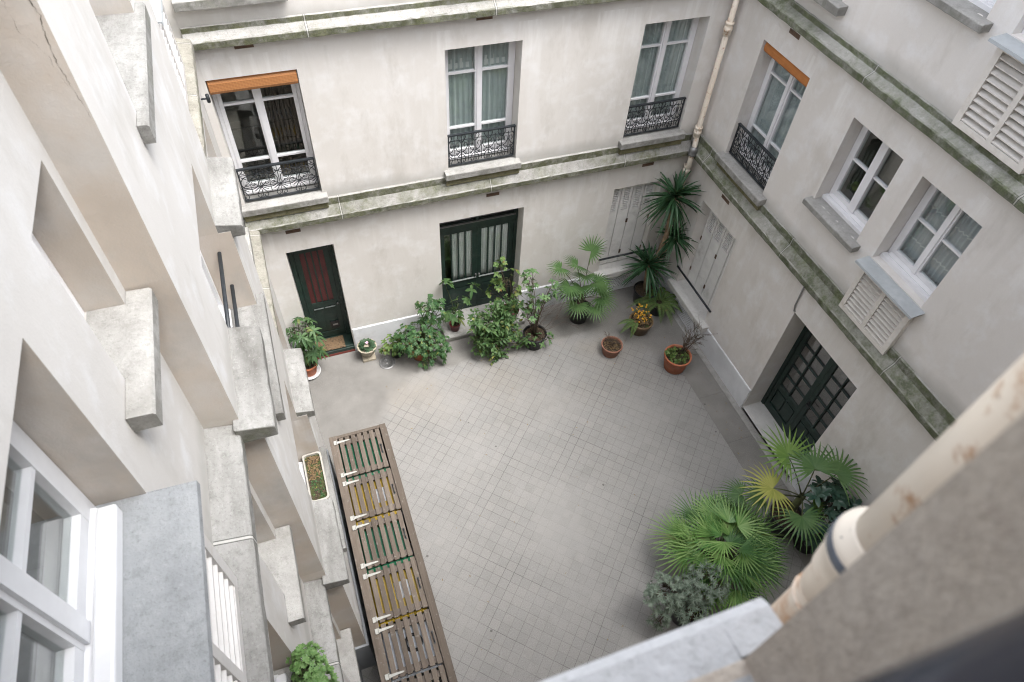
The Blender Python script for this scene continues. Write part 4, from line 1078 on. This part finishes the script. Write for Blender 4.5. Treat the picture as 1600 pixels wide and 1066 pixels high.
def fan(m, r, hub, d, up, R, n=26, spread=4.4, join=.34, W=None, droop=.25, sm=None, base=None, pr=.008, stiff=0, cup=0):
    """palmate frond: blades joined near the hub, free and drooping at the tips"""
    d = V(d).normalized(); up = V(up); side = d.cross(up).normalized(); nor = side.cross(d).normalized()
    W = W or 2 * R * join * math.tan(spread / n / 2) * 1.12
    for i in range(n):
        th = -spread / 2 + spread * (i + .5) / n; a = cos(th); b = sin(th)
        dd = d * a + side * b + nor * (.10 + (.16 + cup) * abs(sin(th)))
        L = R * (1 - .22 * (abs(th) / (spread / 2)) ** 2) * r.uniform(.93, 1.05)
        up2 = nor + (d * a + side * b) * .0
        pts = []; segs = 6; sd = (side * a - d * b).normalized()
        for k in range(segs + 1):
            t = k / segs; c = hub + dd.normalized() * L * t + V((0, 0, -droop * L * t ** 2.6)) + nor * (-.03 * L * t * t)
            w = W * (t / join) if t < join else W * (1 - (t - join) / (1 - join)) ** .7
            w = max(w, .0015) / 2; rise = nor * (w * (.30 + stiff))
            pts += [c - sd * w - rise, c, c + sd * w - rise]
        fs = []
        for k in range(segs):
            q = 3 * k; fs += [(q, q + 1, q + 4, q + 3), (q + 1, q + 2, q + 5, q + 4)]
        m.add(pts, fs, True)
    if sm is not None:
        base = V(base); mid = base.lerp(hub, .55) + V((0, 0, .10 * (hub - base).length))
        path = [base.lerp(mid, t) * (1 - t) + mid.lerp(hub, t) * t for t in (0, .2, .4, .6, .8, 1)]
        sm.tube(path, [pr * 1.4, pr * 1.2, pr, pr, pr * .9, pr * .7], 6)

def twigs(root, c, n, L, seed, mat='twig', spread=.8, lean=(0, 0, 0), r0=.006):
    r = random.Random(seed); m = MB()
    def grow(p, d, l, rad, lvl):
        q = p + d * l; m.tube([p, p.lerp(q, .5) + rdir(r) * l * .06, q], [rad, rad * .8, rad * .6], 4)
        if lvl < 2:
            for _ in range(r.randint(2, 3)): grow(p.lerp(q, r.uniform(.45, 1)), (d + rdir(r) * .75).normalized(), l * r.uniform(.4, .65), rad * .65, lvl + 1)
    for i in range(n):
        d = (V((r.uniform(-spread, spread), r.uniform(-spread, spread), 1)) + V(lean)).normalized()
        grow(V(c) + V((r.uniform(-.05, .05), r.uniform(-.05, .05), 0)), d, L * r.uniform(.6, 1), r0, 0)
    return m.build('twigs', mat, root)

PG = 'potted plants along the courtyard walls'
def plant(name, x, y, label, cat='potted plant', z=0): return thing(name, (x, y, z), label, cat, PG)

# left of the narrow door
t = plant('potted_shrub', -.53, 8.02, 'tall lance-leaved shrub in a terracotta pot on a white saucer, left of the narrow door')
pot(t, (-.53, 8.02, .03), .175, .12, .27, 'terracotta', saucer=.20)
bush(t, (-.53, 8.02, .27), [((-.44, 8.03, 1.12), (.24, .20, .26), 19), ((-.60, 7.98, 1.22), (.12, .14, .14), 4), ((-.42, 8.02, .66), (.20, .18, .22), 17), ((-.52, 8.0, .42), (.14, .14, .12), 5)], 'leaf_mango', seed=3, L=.185, W=.045, per=7, droop=.55, stem_r=.010, open_=.8, segs=4)
# urn
t = plant('urn_planter', .55, 8.07, 'small stone urn on a square foot holding a violet with one pink flower')
m = MB(); m.cube(.43, .67, 7.955, 8.185, .001, .05); m.lathe((.55, 8.07, 0), [(.085, .05), (.075, .07), (.05, .09), (.055, .11), (.12, .16), (.155, .24), (.160, .30), (.178, .31), (.18, .325), (.15, .325), (.14, .29), (.001, .28)], 28); m.build('urn', 'stonepot', t, bevel=.006)
r = random.Random(5); m = MB()
for i in range(70):
    a = r.uniform(0, 6.28); e = r.uniform(.05, 1.2); m.blade((.55 + .05 * cos(a), 8.07 + .05 * sin(a), .33), (cos(a) * cos(e), sin(a) * cos(e), sin(e)), (0, 0, 1), r.uniform(.09, .17), .075, .35, 4, 'round', .1)
m.build('leaves', 'leaf_purple', t, recalc=False)
m = MB(); whorl(m, r, V((.56, 8.02, .47)), (0, -.3, 1), 6, .035, .028, .1, .8, 'round'); m.build('flower', 'petal_pink', t, recalc=False)
# little black pot
t = plant('potted_plant', 1.06, 7.98, 'small yellow-green plant in a round black pot between the urn and the umbrella plant')
pot(t, (1.06, 7.98, 0), .13, .11, .20, 'blackpot')
bush(t, (1.06, 7.98, .17), [((1.03, 7.95, .36), (.20, .18, .16), 26), ((.88, 7.92, .28), (.10, .1, .1), 6)], 'leaf_ivy', 'greentwig', 8, L=.085, W=.045, per=5, stem_r=.004, droop=.3, shape='round')
# umbrella plant
t = plant('potted_shrub', 1.48, 7.82, 'wide glossy umbrella plant spilling over its terracotta pot beside the drain', 'potted plant')
pot(t, (1.48, 7.82, 0), .20, .15, .30, 'terracotta')
bush(t, (1.48, 7.82, .27), [((1.45, 7.72, .62), (.50, .36, .34), 210), ((1.72, 7.95, 1.12), (.24, .2, .30), 50), ((1.90, 7.95, .95), (.15, .18, .30), 22), ((1.20, 7.72, .50), (.14, .16, .18), 16), ((1.75, 7.6, .45), (.26, .2, .2), 40), ((1.60, 7.5, .22), (.3, .14, .14), 26)], 'leaf_schef', 'greentwig', 4, L=.078, W=.025, per=8, droop=.45, stem_r=.010, stems=6)
# on the step
t = plant('potted_plant', 2.24, 8.13, 'spindly big-leaved plant in a small maroon pot on the double door step', z=.14)
pot(t, (2.24, 8.13, .146), .11, .085, .17, 'maroon')
bush(t, (2.24, 8.13, .29), [((2.23, 8.08, .62), (.16, .14, .18), 10), ((2.08, 8.12, 1.42), (.07, .07, .06), 3), ((2.36, 8.05, .9), (.16, .1, .18), 5), ((2.58, 8.08, 1.22), (.1, .08, .12), 3)], 'leaf_lemon', 'greentwig', 9, L=.17, W=.065, per=5, droop=.4, stem_r=.006, stems=3)
t = plant('potted_climber', 3.36, 8.12, 'yellow-green climber on a stake in a maroon pot by the double door jamb', z=.14)
pot(t, (3.36, 8.12, .146), .16, .12, .22, 'maroon')
bush(t, (3.34, 8.12, .35), [((3.08, 8.12, 1.58), (.16, .14, .28), 15), ((3.24, 8.1, 1.25), (.22, .14, .26), 20), ((3.02, 8.12, 1.0), (.20, .14, .26), 22), ((3.40, 8.05, .92), (.10, .12, .22), 12), ((3.44, 8.0, .55), (.1, .1, .1), 5)], 'leaf_ivy', 'twig', 10, L=.075, W=.045, per=5, droop=.3, stem_r=.006, stems=4, shape='round')
# big bush in front of the double door
t = plant('potted_shrub', 2.86, 7.68, 'broad citrus-leaved shrub in a dark pot in front of the green double door')
pot(t, (2.86, 7.68, 0), .22, .17, .36, 'blackpot')
bush(t, (2.86, 7.68, .33), [((2.76, 7.60, .80), (.38, .28, .18), 70), ((3.10, 7.70, .88), (.24, .22, .14), 30), ((2.52, 7.55, .45), (.18, .2, .24), 24), ((2.70, 7.40, .42), (.28, .2, .28), 44), ((3.10, 7.55, .55), (.20, .2, .26), 30), ((2.75, 7.3, .12), (.28, .12, .10), 9), ((3.32, 7.35, .28), (.15, .15, .2), 10)], 'leaf_lemon', 'twig', 12, kind='sprig', L=.105, W=.044, per=7, droop=.35, stem_r=.011, stems=5, segs=4)
# thin tree in black pot
t = plant('potted_tree', 3.60, 7.44, 'thin open-branched young tree in a black pot right of the double door')
pot(t, (3.60, 7.44, 0), .225, .175, .32, 'blackpot', rim=.02)
bush(t, (3.60, 7.44, .28), [((3.42, 7.45, 1.78), (.16, .16, .20), 24), ((3.68, 7.45, 1.28), (.24, .18, .16), 20), ((3.38, 7.45, 1.22), (.12, .14, .20), 12), ((3.46, 7.42, .84), (.18, .18, .18), 18), ((3.68, 7.25, .35), (.22, .14, .15), 13), ((3.86, 7.5, 1.5), (.1, .1, .14), 6)], 'leaf_thin', 'twig', 13, L=.095, W=.040, per=5, droop=.35, stem_r=.008, stems=4)
twigs(t, (3.60, 7.44, .28), 7, .75, 3, lean=(.5, .2, .1), r0=.005)
# fan palm by the wall
t = plant('potted_palm', 4.67, 7.79, 'medium fan palm in a black pot against the far wall')
pot(t, (4.67, 7.79, 0), .215, .17, .34, 'blackpot')
m, sm, r = MB(), MB(), random.Random(21); b = V((4.67, 7.79, .34))
sm.lathe((4.67, 7.79, .28), [(.06, 0), (.075, .12), (.06, .30), (.03, .42), (.001, .46)], 12)
for i in range(26): m_d = rdir(r, .5, 1); sm.tube([b + V((m_d.x * .05, m_d.y * .05, 0)), b + V((m_d.x * .09, m_d.y * .09, .30 + r.random() * .12))], [.008, .003], 4)
for hx, hy, hz, R, dz, dr in ((4.70, 7.80, 1.78, .36, .75, .10), (4.47, 7.80, 1.50, .36, .55, .15), (4.16, 7.82, 1.50, .30, .15, .3), (4.30, 7.66, 1.14, .36, .05, .35), (4.52, 7.62, 1.10, .34, .2, .3), (4.84, 7.66, 1.08, .36, .25, .25), (4.96, 7.58, .72, .38, -.1, .35), (4.46, 7.52, .74, .34, -.05, .35), (4.80, 7.46, .62, .34, -.1, .35), (4.62, 7.70, 1.28, .34, .4, .2), (4.40, 7.72, .92, .34, .05, .35), (4.95, 7.72, .88, .36, .05, .35)):
    h = V((hx, hy, hz)); out = (h - b); out.z = 0; out = (out.normalized() if out.length > .02 else V((0, -1, 0))) + V((0, -.25, dz))
    fan(m, r, h, out, V((0, 0, 1)) + out * -.2, R, 20, 4.5, .38, None, dr, sm, b + V((0, 0, .25)), .007)
m.build('fronds', 'leaf_palm', t, recalc=False); sm.build('stems', 'twig', t)
# two small clay pots on the open paving
t = plant('potted_plant', 4.92, 6.80, 'low terracotta pot of dry brown stems standing out on the tiles')
pot(t, (4.92, 6.80, 0), .205, .15, .25, 'oldterracotta')
twigs(t, (4.92, 6.86, .19), 16, .20, 7, 'twig', 1.0, (0, 0, 0), .004)
m, r = MB(), random.Random(6)
for i in range(70): a, q = r.uniform(0, 6.28), r.uniform(0, .15); m.blade((4.92 + q * cos(a), 6.80 + q * sin(a), .215), rdir(r, -.1, .6), (0, 0, 1), r.uniform(.04, .10), .016, .2, 2)
m.build('dry_leaves', 'leaf_dry', t, recalc=False)
t = plant('flower_pot', 5.70, 7.15, 'olive glazed pot with small yellow flowers and a trailing fern frond')
pot(t, (5.70, 7.15, 0), .235, .17, .30, 'browngreen', 'mosssoil', rim=.05)
m, r = MB(), random.Random(8)
for i in range(34):
    c = V((5.72 + r.uniform(-.21, .2), 7.18 + r.uniform(-.17, .2), .36 + r.uniform(0, .20))); whorl(m, r, c, V((0, -.2, 1)) + rdir(r) * .4, 5, .025, .020, .1, .8, 'round', 2)
m.build('flowers', 'petal_yellow', t, recalc=False)
bush(t, (5.70, 7.15, .26), [((5.70, 7.16, .34), (.19, .18, .10), 30)], 'leaf_dry', 'greentwig', 15, L=.07, W=.025, per=4, stem_r=.003)
def fern(m, sm, r, b, d, L, rise, W=.085):
    d = V(d).normalized(); pts = []
    for k in range(11):
        t = k / 10; pts.append(V(b) + d * L * t + V((0, 0, rise * L * (t * 1.5 - 1.6 * t * t))))
    sm.tube(pts, [.004] * 8 + [.003, .002, .001], 4)
    for k in range(2, 44):
        t = k / 44; i = min(9, int(t * 10)); p = pts[i].lerp(pts[i + 1], t * 10 - i); tang = (pts[i + 1] - pts[i]).normalized(); sd = tang.cross(V((0, 0, 1))).normalized()
        w = W * sin(pi * min(1, t * .8 + .2)) ** .8
        for s in (-1, 1): m.blade(p, sd * s + tang * .35 + V((0, 0, .12)), V((0, 0, 1)), w, .013, .3, 2, 'lance', .05)
m, sm, r = MB(), MB(), random.Random(4)
for d, L in (((-1, -.35, 0), .45), ((-1, .2, 0), .38), ((-.8, -.9, 0), .42)): fern(m, sm, r, (5.58, 7.12, .30), d, L, .55, .07)
m.build('fern_leaves', 'leaf_fern', t, recalc=False); sm.build('fern_stems', 'greentwig', t)
t = plant('potted_shrub', 5.93, 6.12, 'orange terracotta pot with green ground leaves and bare leaning twigs near the right wall')
pot(t, (5.93, 6.12, 0), .255, .19, .36, 'terracotta', 'mosssoil', rim=.04)
bush(t, (5.93, 6.12, .30), [((5.92, 6.12, .37), (.20, .20, .05), 60), ((5.78, 6.18, .42), (.1, .1, .1), 16)], 'leaf_ivy', 'greentwig', 16, L=.05, W=.026, per=4, stem_r=.003, shape='round')
twigs(t, (6.02, 6.16, .32), 13, .56, 11, lean=(.75, .1, .1), spread=.6, r0=.007)
# yucca
t = plant('yucca', 6.20, 7.80, 'tall dark yucca with three spiky heads in the far corner, its trunk bare', 'yucca')
pot(t, (6.12, 7.82, 0), .24, .19, .36, 'blackpot')
m, sm, r = MB(), MB(), random.Random(31)
sm.tube([(6.14, 7.84, .30), (6.20, 7.88, 1.0), (6.30, 7.90, 1.7), (6.24, 7.90, 2.55)], [.055, .05, .045, .04], 10)
sm.tube([(6.12, 7.82, .30), (6.08, 7.84, .65), (6.05, 7.86, 1.0)], [.05, .045, .04], 10); sm.tube([(6.26, 7.89, 1.2), (6.42, 7.88, 1.35), (6.54, 7.86, 1.55)], [.03, .03, .03], 8)
sm.build('trunk', 'trunk', t)
for c, n, L, zlo in (((6.22, 7.88, 2.58), 105, .62, -.75), ((6.46, 7.84, 1.62), 64, .46, -.65), ((6.04, 7.84, 1.0), 92, .58, -.6)):
    for i in range(n):
        d = rdir(r, zlo, .98); m.blade(V(c) + V((0, 0, d.z * .10)) + d * .03, d, V((0, 0, 1)), L * r.uniform(.8, 1.08) * (1 - .12 * max(0, d.z)), .058, .20 + .15 * (d.z < 0), 5, 'sword', .22)
m.build('blades', 'leaf_yucca', t, recalc=False)
t = plant('potted_fern', 6.28, 7.48, 'spreading green fern in a dark pot at the foot of the yucca', 'fern')
pot(t, (6.28, 7.50, 0), .20, .16, .26, 'blackpot')
m, sm, r = MB(), MB(), random.Random(17)
for i in range(15):
    a = 2 * pi * i / 15 + r.uniform(-.15, .15); fern(m, sm, r, (6.28 + .04 * cos(a), 7.50 + .04 * sin(a), .24), (cos(a), sin(a), 0), r.uniform(.46, .68) * (.72 if cos(a) > .4 or sin(a) > .5 else 1), .75, .09)
m.build('fronds', 'leaf_fern', t, recalc=False); sm.build('stems', 'greentwig', t)

# lower right: palms and shrubs close to the camera wing
t = plant('fan_palm', 6.0, 2.75, 'loose fan palm with long stalks and one yellowing frond below the near downpipe', 'palm')
pot(t, (6.0, 2.75, 0), .26, .2, .42, 'blackpot')
b = V((6.0, 2.75, 1.0)); sm = MB(); r = random.Random(41); sm.tube([(6.0, 2.75, .38), (6.0, 2.75, .7), (6.0, 2.75, 1.05)], [.07, .06, .05], 10)
fr1 = []; 
specs = (('leaf_palm_bright', 5.66, 3.10, 1.80, .50, (-.30, .95, .30), .12, 5.0), ('leaf_palm', 5.92, 2.82, 1.78, .50, (.25, .95, .15), .25, 4.4), ('leaf_palm', 6.28, 2.70, 1.62, .52, (.9, .40, .15), .35, 4.4), ('leaf_palm_yellow', 5.24, 2.78, 1.68, .46, (-.95, .25, .12), .3, 4.8), ('leaf_palm', 5.62, 2.40, 1.30, .48, (-.25, -.95, -.05), .4, 4.4), ('leaf_palm_bright', 6.02, 2.55, 1.1, .36, (.55, -.6, -.3), .5, 4.2), ('leaf_palm', 5.25, 2.85, 1.30, .40, (-.85, .5, -.2), .5, 4.2), ('leaf_palm', 5.05, 3.0, 1.2, .36, (-.9, .5, -.25), .5, 4.0))
mm = {}
for mat, x, y, z, R, d, dr, sp in specs:
    k = mm.setdefault(mat, MB()); d = V(d).normalized(); fan(k, r, V((x, y, z)), d, V((0, 0, 1)), R * 1.08, 22, sp, .31, None, dr, sm, b, .009)
for mat, k in mm.items():
    o = k.build('fronds', mat, t, recalc=False)
    if 'yellow' in mat: o['label'] = 'yellowing frond'
sm.build('stems', 'greentwig', t)
t = plant('fan_palm', 4.58, 2.48, 'dense bushy dwarf palm with fine spiky blades, between the grey shrub and the loose palm', 'palm')
pot(t, (4.58, 2.48, 0), .27, .2, .42, 'blackpot')
m, sm, r = MB(), MB(), random.Random(51); b = V((4.58, 2.48, .45))
for i in range(72):
    a = i * 2.39996 + r.uniform(-.35, .35); q = sqrt((i + .5) / 72); e = .60 * q + r.uniform(-.08, .05)
    h = b + V((e * cos(a), e * sin(a), .58 - .46 * q * q + r.uniform(-.14, .14)))
    a2 = a + r.uniform(-.6, .6) * (1.6 - q)
    out = V((cos(a2), sin(a2), .5 - .55 * q + r.uniform(-.30, .30)))
    m.cur = r.choice((0, 0, 1, 1, 2))
    fan(m, r, h, out, V((0, 0, 1)) + rdir(r) * .5, r.uniform(.38, .56), 15, r.uniform(2.3, 3.1), .20, .027, r.uniform(.02, .22), sm, b + V((cos(a), sin(a), 0)) * .05, .005, 0, r.uniform(0, .3))
m.build('fronds', ['leaf_dense', 'leaf_dense_bright', 'leaf_dense_dark'], t, recalc=False); sm.build('stems', 'greentwig', t)
t = plant('grey_shrub', 3.80, 2.12, 'grey-green small-leaved shrub beside the dense palm, above the near sill', 'shrub')
pot(t, (3.84, 2.02, 0), .21, .17, .34, 'blackpot')
bush(t, (3.80, 2.12, .36), [((4.02, 2.10, .92), (.40, .28, .26), 170), ((3.42, 2.18, .86), (.28, .26, .26), 130), ((3.72, 2.1, .82), (.32, .2, .22), 80), ((3.78, 1.86, .66), (.30, .16, .24), 60), ((3.34, 1.98, .55), (.15, .14, .26), 34)], 'leaf_grey', 'twig', 52, L=.075, W=.015, per=8, droop=.15, stem_r=.008, stems=7, open_=.7)
t = plant('glossy_shrub', 6.20, 2.42, 'dark glossy-leaved shrub with reddish stems behind the near downpipe', 'shrub')
pot(t, (6.22, 2.36, 0), .22, .17, .36, 'blackpot')
bush(t, (6.22, 2.40, .32), [((6.14, 2.52, 1.28), (.32, .26, .20), 18), ((6.42, 2.50, 1.15), (.28, .24, .24), 16), ((6.10, 2.22, .95), (.30, .22, .3), 16)], 'leaf_ficus', 'twig', 53, L=.19, W=.070, per=6, droop=.25, stem_r=.009, stems=5, open_=.72, segs=4)

# on the left ledges
t = thing('window_box', (-.58, 4.55, 2.30), 'long cream window box of moss, soil and dead leaves on the low stair sill', 'window box')
m = MB(W0); x0, x1, y0, y1, z0, z1 = -.705, -.475, 4.12, 4.80, 2.303, 2.45
def rr(x0, x1, y0, y1, z, q=.04, k=4):
    return [(cx + q * cos(a0 + pi / 2 * i / k), cy + q * sin(a0 + pi / 2 * i / k), z) for cx, cy, a0 in ((x1 - q, y1 - q, 0), (x0 + q, y1 - q, pi / 2), (x0 + q, y0 + q, pi), (x1 - q, y0 + q, 1.5 * pi)) for i in range(k + 1)]
lo = [rr(x0 + .02, x1 - .02, y0 + .02, y1 - .02, z0), rr(x0 + .004, x1 - .004, y0 + .004, y1 - .004, z1 - .03), rr(x0, x1, y0, y1, z1 - .03), rr(x0, x1, y0, y1, z1), rr(x0 + .02, x1 - .02, y0 + .02, y1 - .02, z1), rr(x0 + .024, x1 - .024, y0 + .024, y1 - .024, z1 - .06)]
n = len(lo[0]); m.add([p for l in lo for p in l], [tuple(range(n))] + [(a * n + i, a * n + (i + 1) % n, (a + 1) * n + (i + 1) % n, (a + 1) * n + i) for a in range(5) for i in range(n)])
m.build('box', 'planter', t)
m = MB(W0); m.add(rr(x0 + .023, x1 - .023, y0 + .023, y1 - .023, z1 - .03), [tuple(range(n))]); m.build('soil', 'mosssoil', t)
m, r = MB(), random.Random(61)
for i in range(120):
    p = V((r.uniform(x0 + .04, x1 - .04), r.uniform(y0 + .3, y1 - .04), z1 - .022)); m.blade(p, rdir(r, -.05, .4), (0, 0, 1), r.uniform(.02, .05), .018, .1, 2)
m.build('dry_leaves', 'leaf_dry', t, recalc=False)
m = MB()
for i in range(60):
    p = V((r.uniform(x0 + .06, x1 - .04), r.uniform(y0 + .05, y1 - .25), z1 - .028)); m.blade(p, rdir(r, .2, 1), (0, 0, 1), r.uniform(.02, .045), .02, .2, 2, 'round')
m.build('seedlings', 'leaf_schef', t, recalc=False)
t = thing('ledge_plant', (-.78, 1.56, 4.40), 'fresh green leafy plant in a dark pot on the sill at the bottom left', 'potted plant')
pot(t, (-.77, 1.62, 4.375), .10, .085, .14, 'blackpot')
bush(t, (-.77, 1.62, 4.49), [((-.72, 1.62, 4.66), (.14, .20, .12), 130), ((-.66, 1.50, 4.58), (.12, .16, .12), 90), ((-.74, 1.74, 4.62), (.08, .06, .10), 30)], 'leaf_ledge', 'greentwig', 62, L=.034, W=.017, per=7, droop=.2, stem_r=.003, stems=6, shape='round')

# scattered bits of leaf and grit on the paving
m, r = MB(), random.Random(77)
for i in range(170):
    x, y = r.uniform(.6, 6.4), r.uniform(1.2, 8.1)
    if r.random() < .5: x, y = r.choice(((r.uniform(6.1, 6.5), y), (x, r.uniform(7.0, 8.1)), (r.uniform(3, 5.8), r.uniform(1.6, 3.4))))
    a = r.uniform(0, 6.28); m.blade((x, y, .006 + r.random() * .004), (cos(a), sin(a), r.uniform(0, .2)), (0, 0, 1), r.uniform(.012, .05), r.uniform(.006, .018), .05, 2)
tag(m.build('leaf_litter', 'leaf_dry', None, recalc=False), 'small dry leaf bits scattered over the paving', 'leaf litter', None, 'stuff')

# ------------------------------------------------------------------ light, camera
SUN_EL, SUN_AZ = 68, 132          # soft overcast light from above the right wing
wd_ = bpy.data.worlds.new('World'); S.world = wd_; wd_.use_nodes = True
nt = wd_.node_tree; bg = nt.nodes['Background']
sky = nt.nodes.new('ShaderNodeTexSky'); sky.sky_type = 'NISHITA'; sky.sun_disc = False
sky.sun_elevation = radians(SUN_EL); sky.sun_rotation = radians(SUN_AZ); sky.air_density = 1.0; sky.dust_density = 4.0; sky.ozone_density = .6
hs = nt.nodes.new('ShaderNodeHueSaturation'); hs.inputs['Saturation'].default_value = .30
nt.links.new(sky.outputs[0], hs.inputs['Color']); nt.links.new(hs.outputs[0], bg.inputs[0]); bg.inputs[1].default_value = .15
sl = bpy.data.lights.new('sun', 'SUN'); sl.energy = .6; sl.angle = radians(24); sl.color = (1, .98, .955)
so = bpy.data.objects.new('sun', sl); COL.objects.link(so)
el, az = radians(SUN_EL), radians(SUN_AZ)
so.rotation_euler = V((-cos(el) * sin(az), -cos(el) * cos(az), -sin(el))).to_track_quat('-Z', 'Y').to_euler()
cam = bpy.data.cameras.new('camera'); co = bpy.data.objects.new('camera', cam); COL.objects.link(co)
Rm = ((0.94071654, -0.33591818, 0.0470252), (-0.23109174, -0.73620246, -0.63608376), (0.24829216, 0.58750737, -0.77018575))
rt, dn, fw = (V(q) for q in Rm)
mw = Matrix.Identity(4)
for i in range(3): mw[i][0], mw[i][1], mw[i][2] = rt[i], -dn[i], -fw[i]
mw[0][3], mw[1][3], mw[2][3] = 0, 0, 10
co.matrix_world = mw
cam.sensor_width = 36; cam.lens = 1056.96 / 1600 * 36; cam.clip_start = .02; cam.clip_end = 400
cam.dof.use_dof = True; cam.dof.focus_distance = 9.5; cam.dof.aperture_fstop = 3.2
S.camera = co
S.render.resolution_x, S.render.resolution_y = 1024, 682
S.view_settings.view_transform = 'Standard'; S.view_settings.look = 'None'
S.view_settings.exposure = 2.16; S.view_settings.gamma = 1
S.cycles.max_bounces = 8; S.cycles.diffuse_bounces = 5; S.cycles.glossy_bounces = 3; S.cycles.transparent_max_bounces = 10
S.cycles.use_denoising = True; S.cycles.filter_width = 1.1
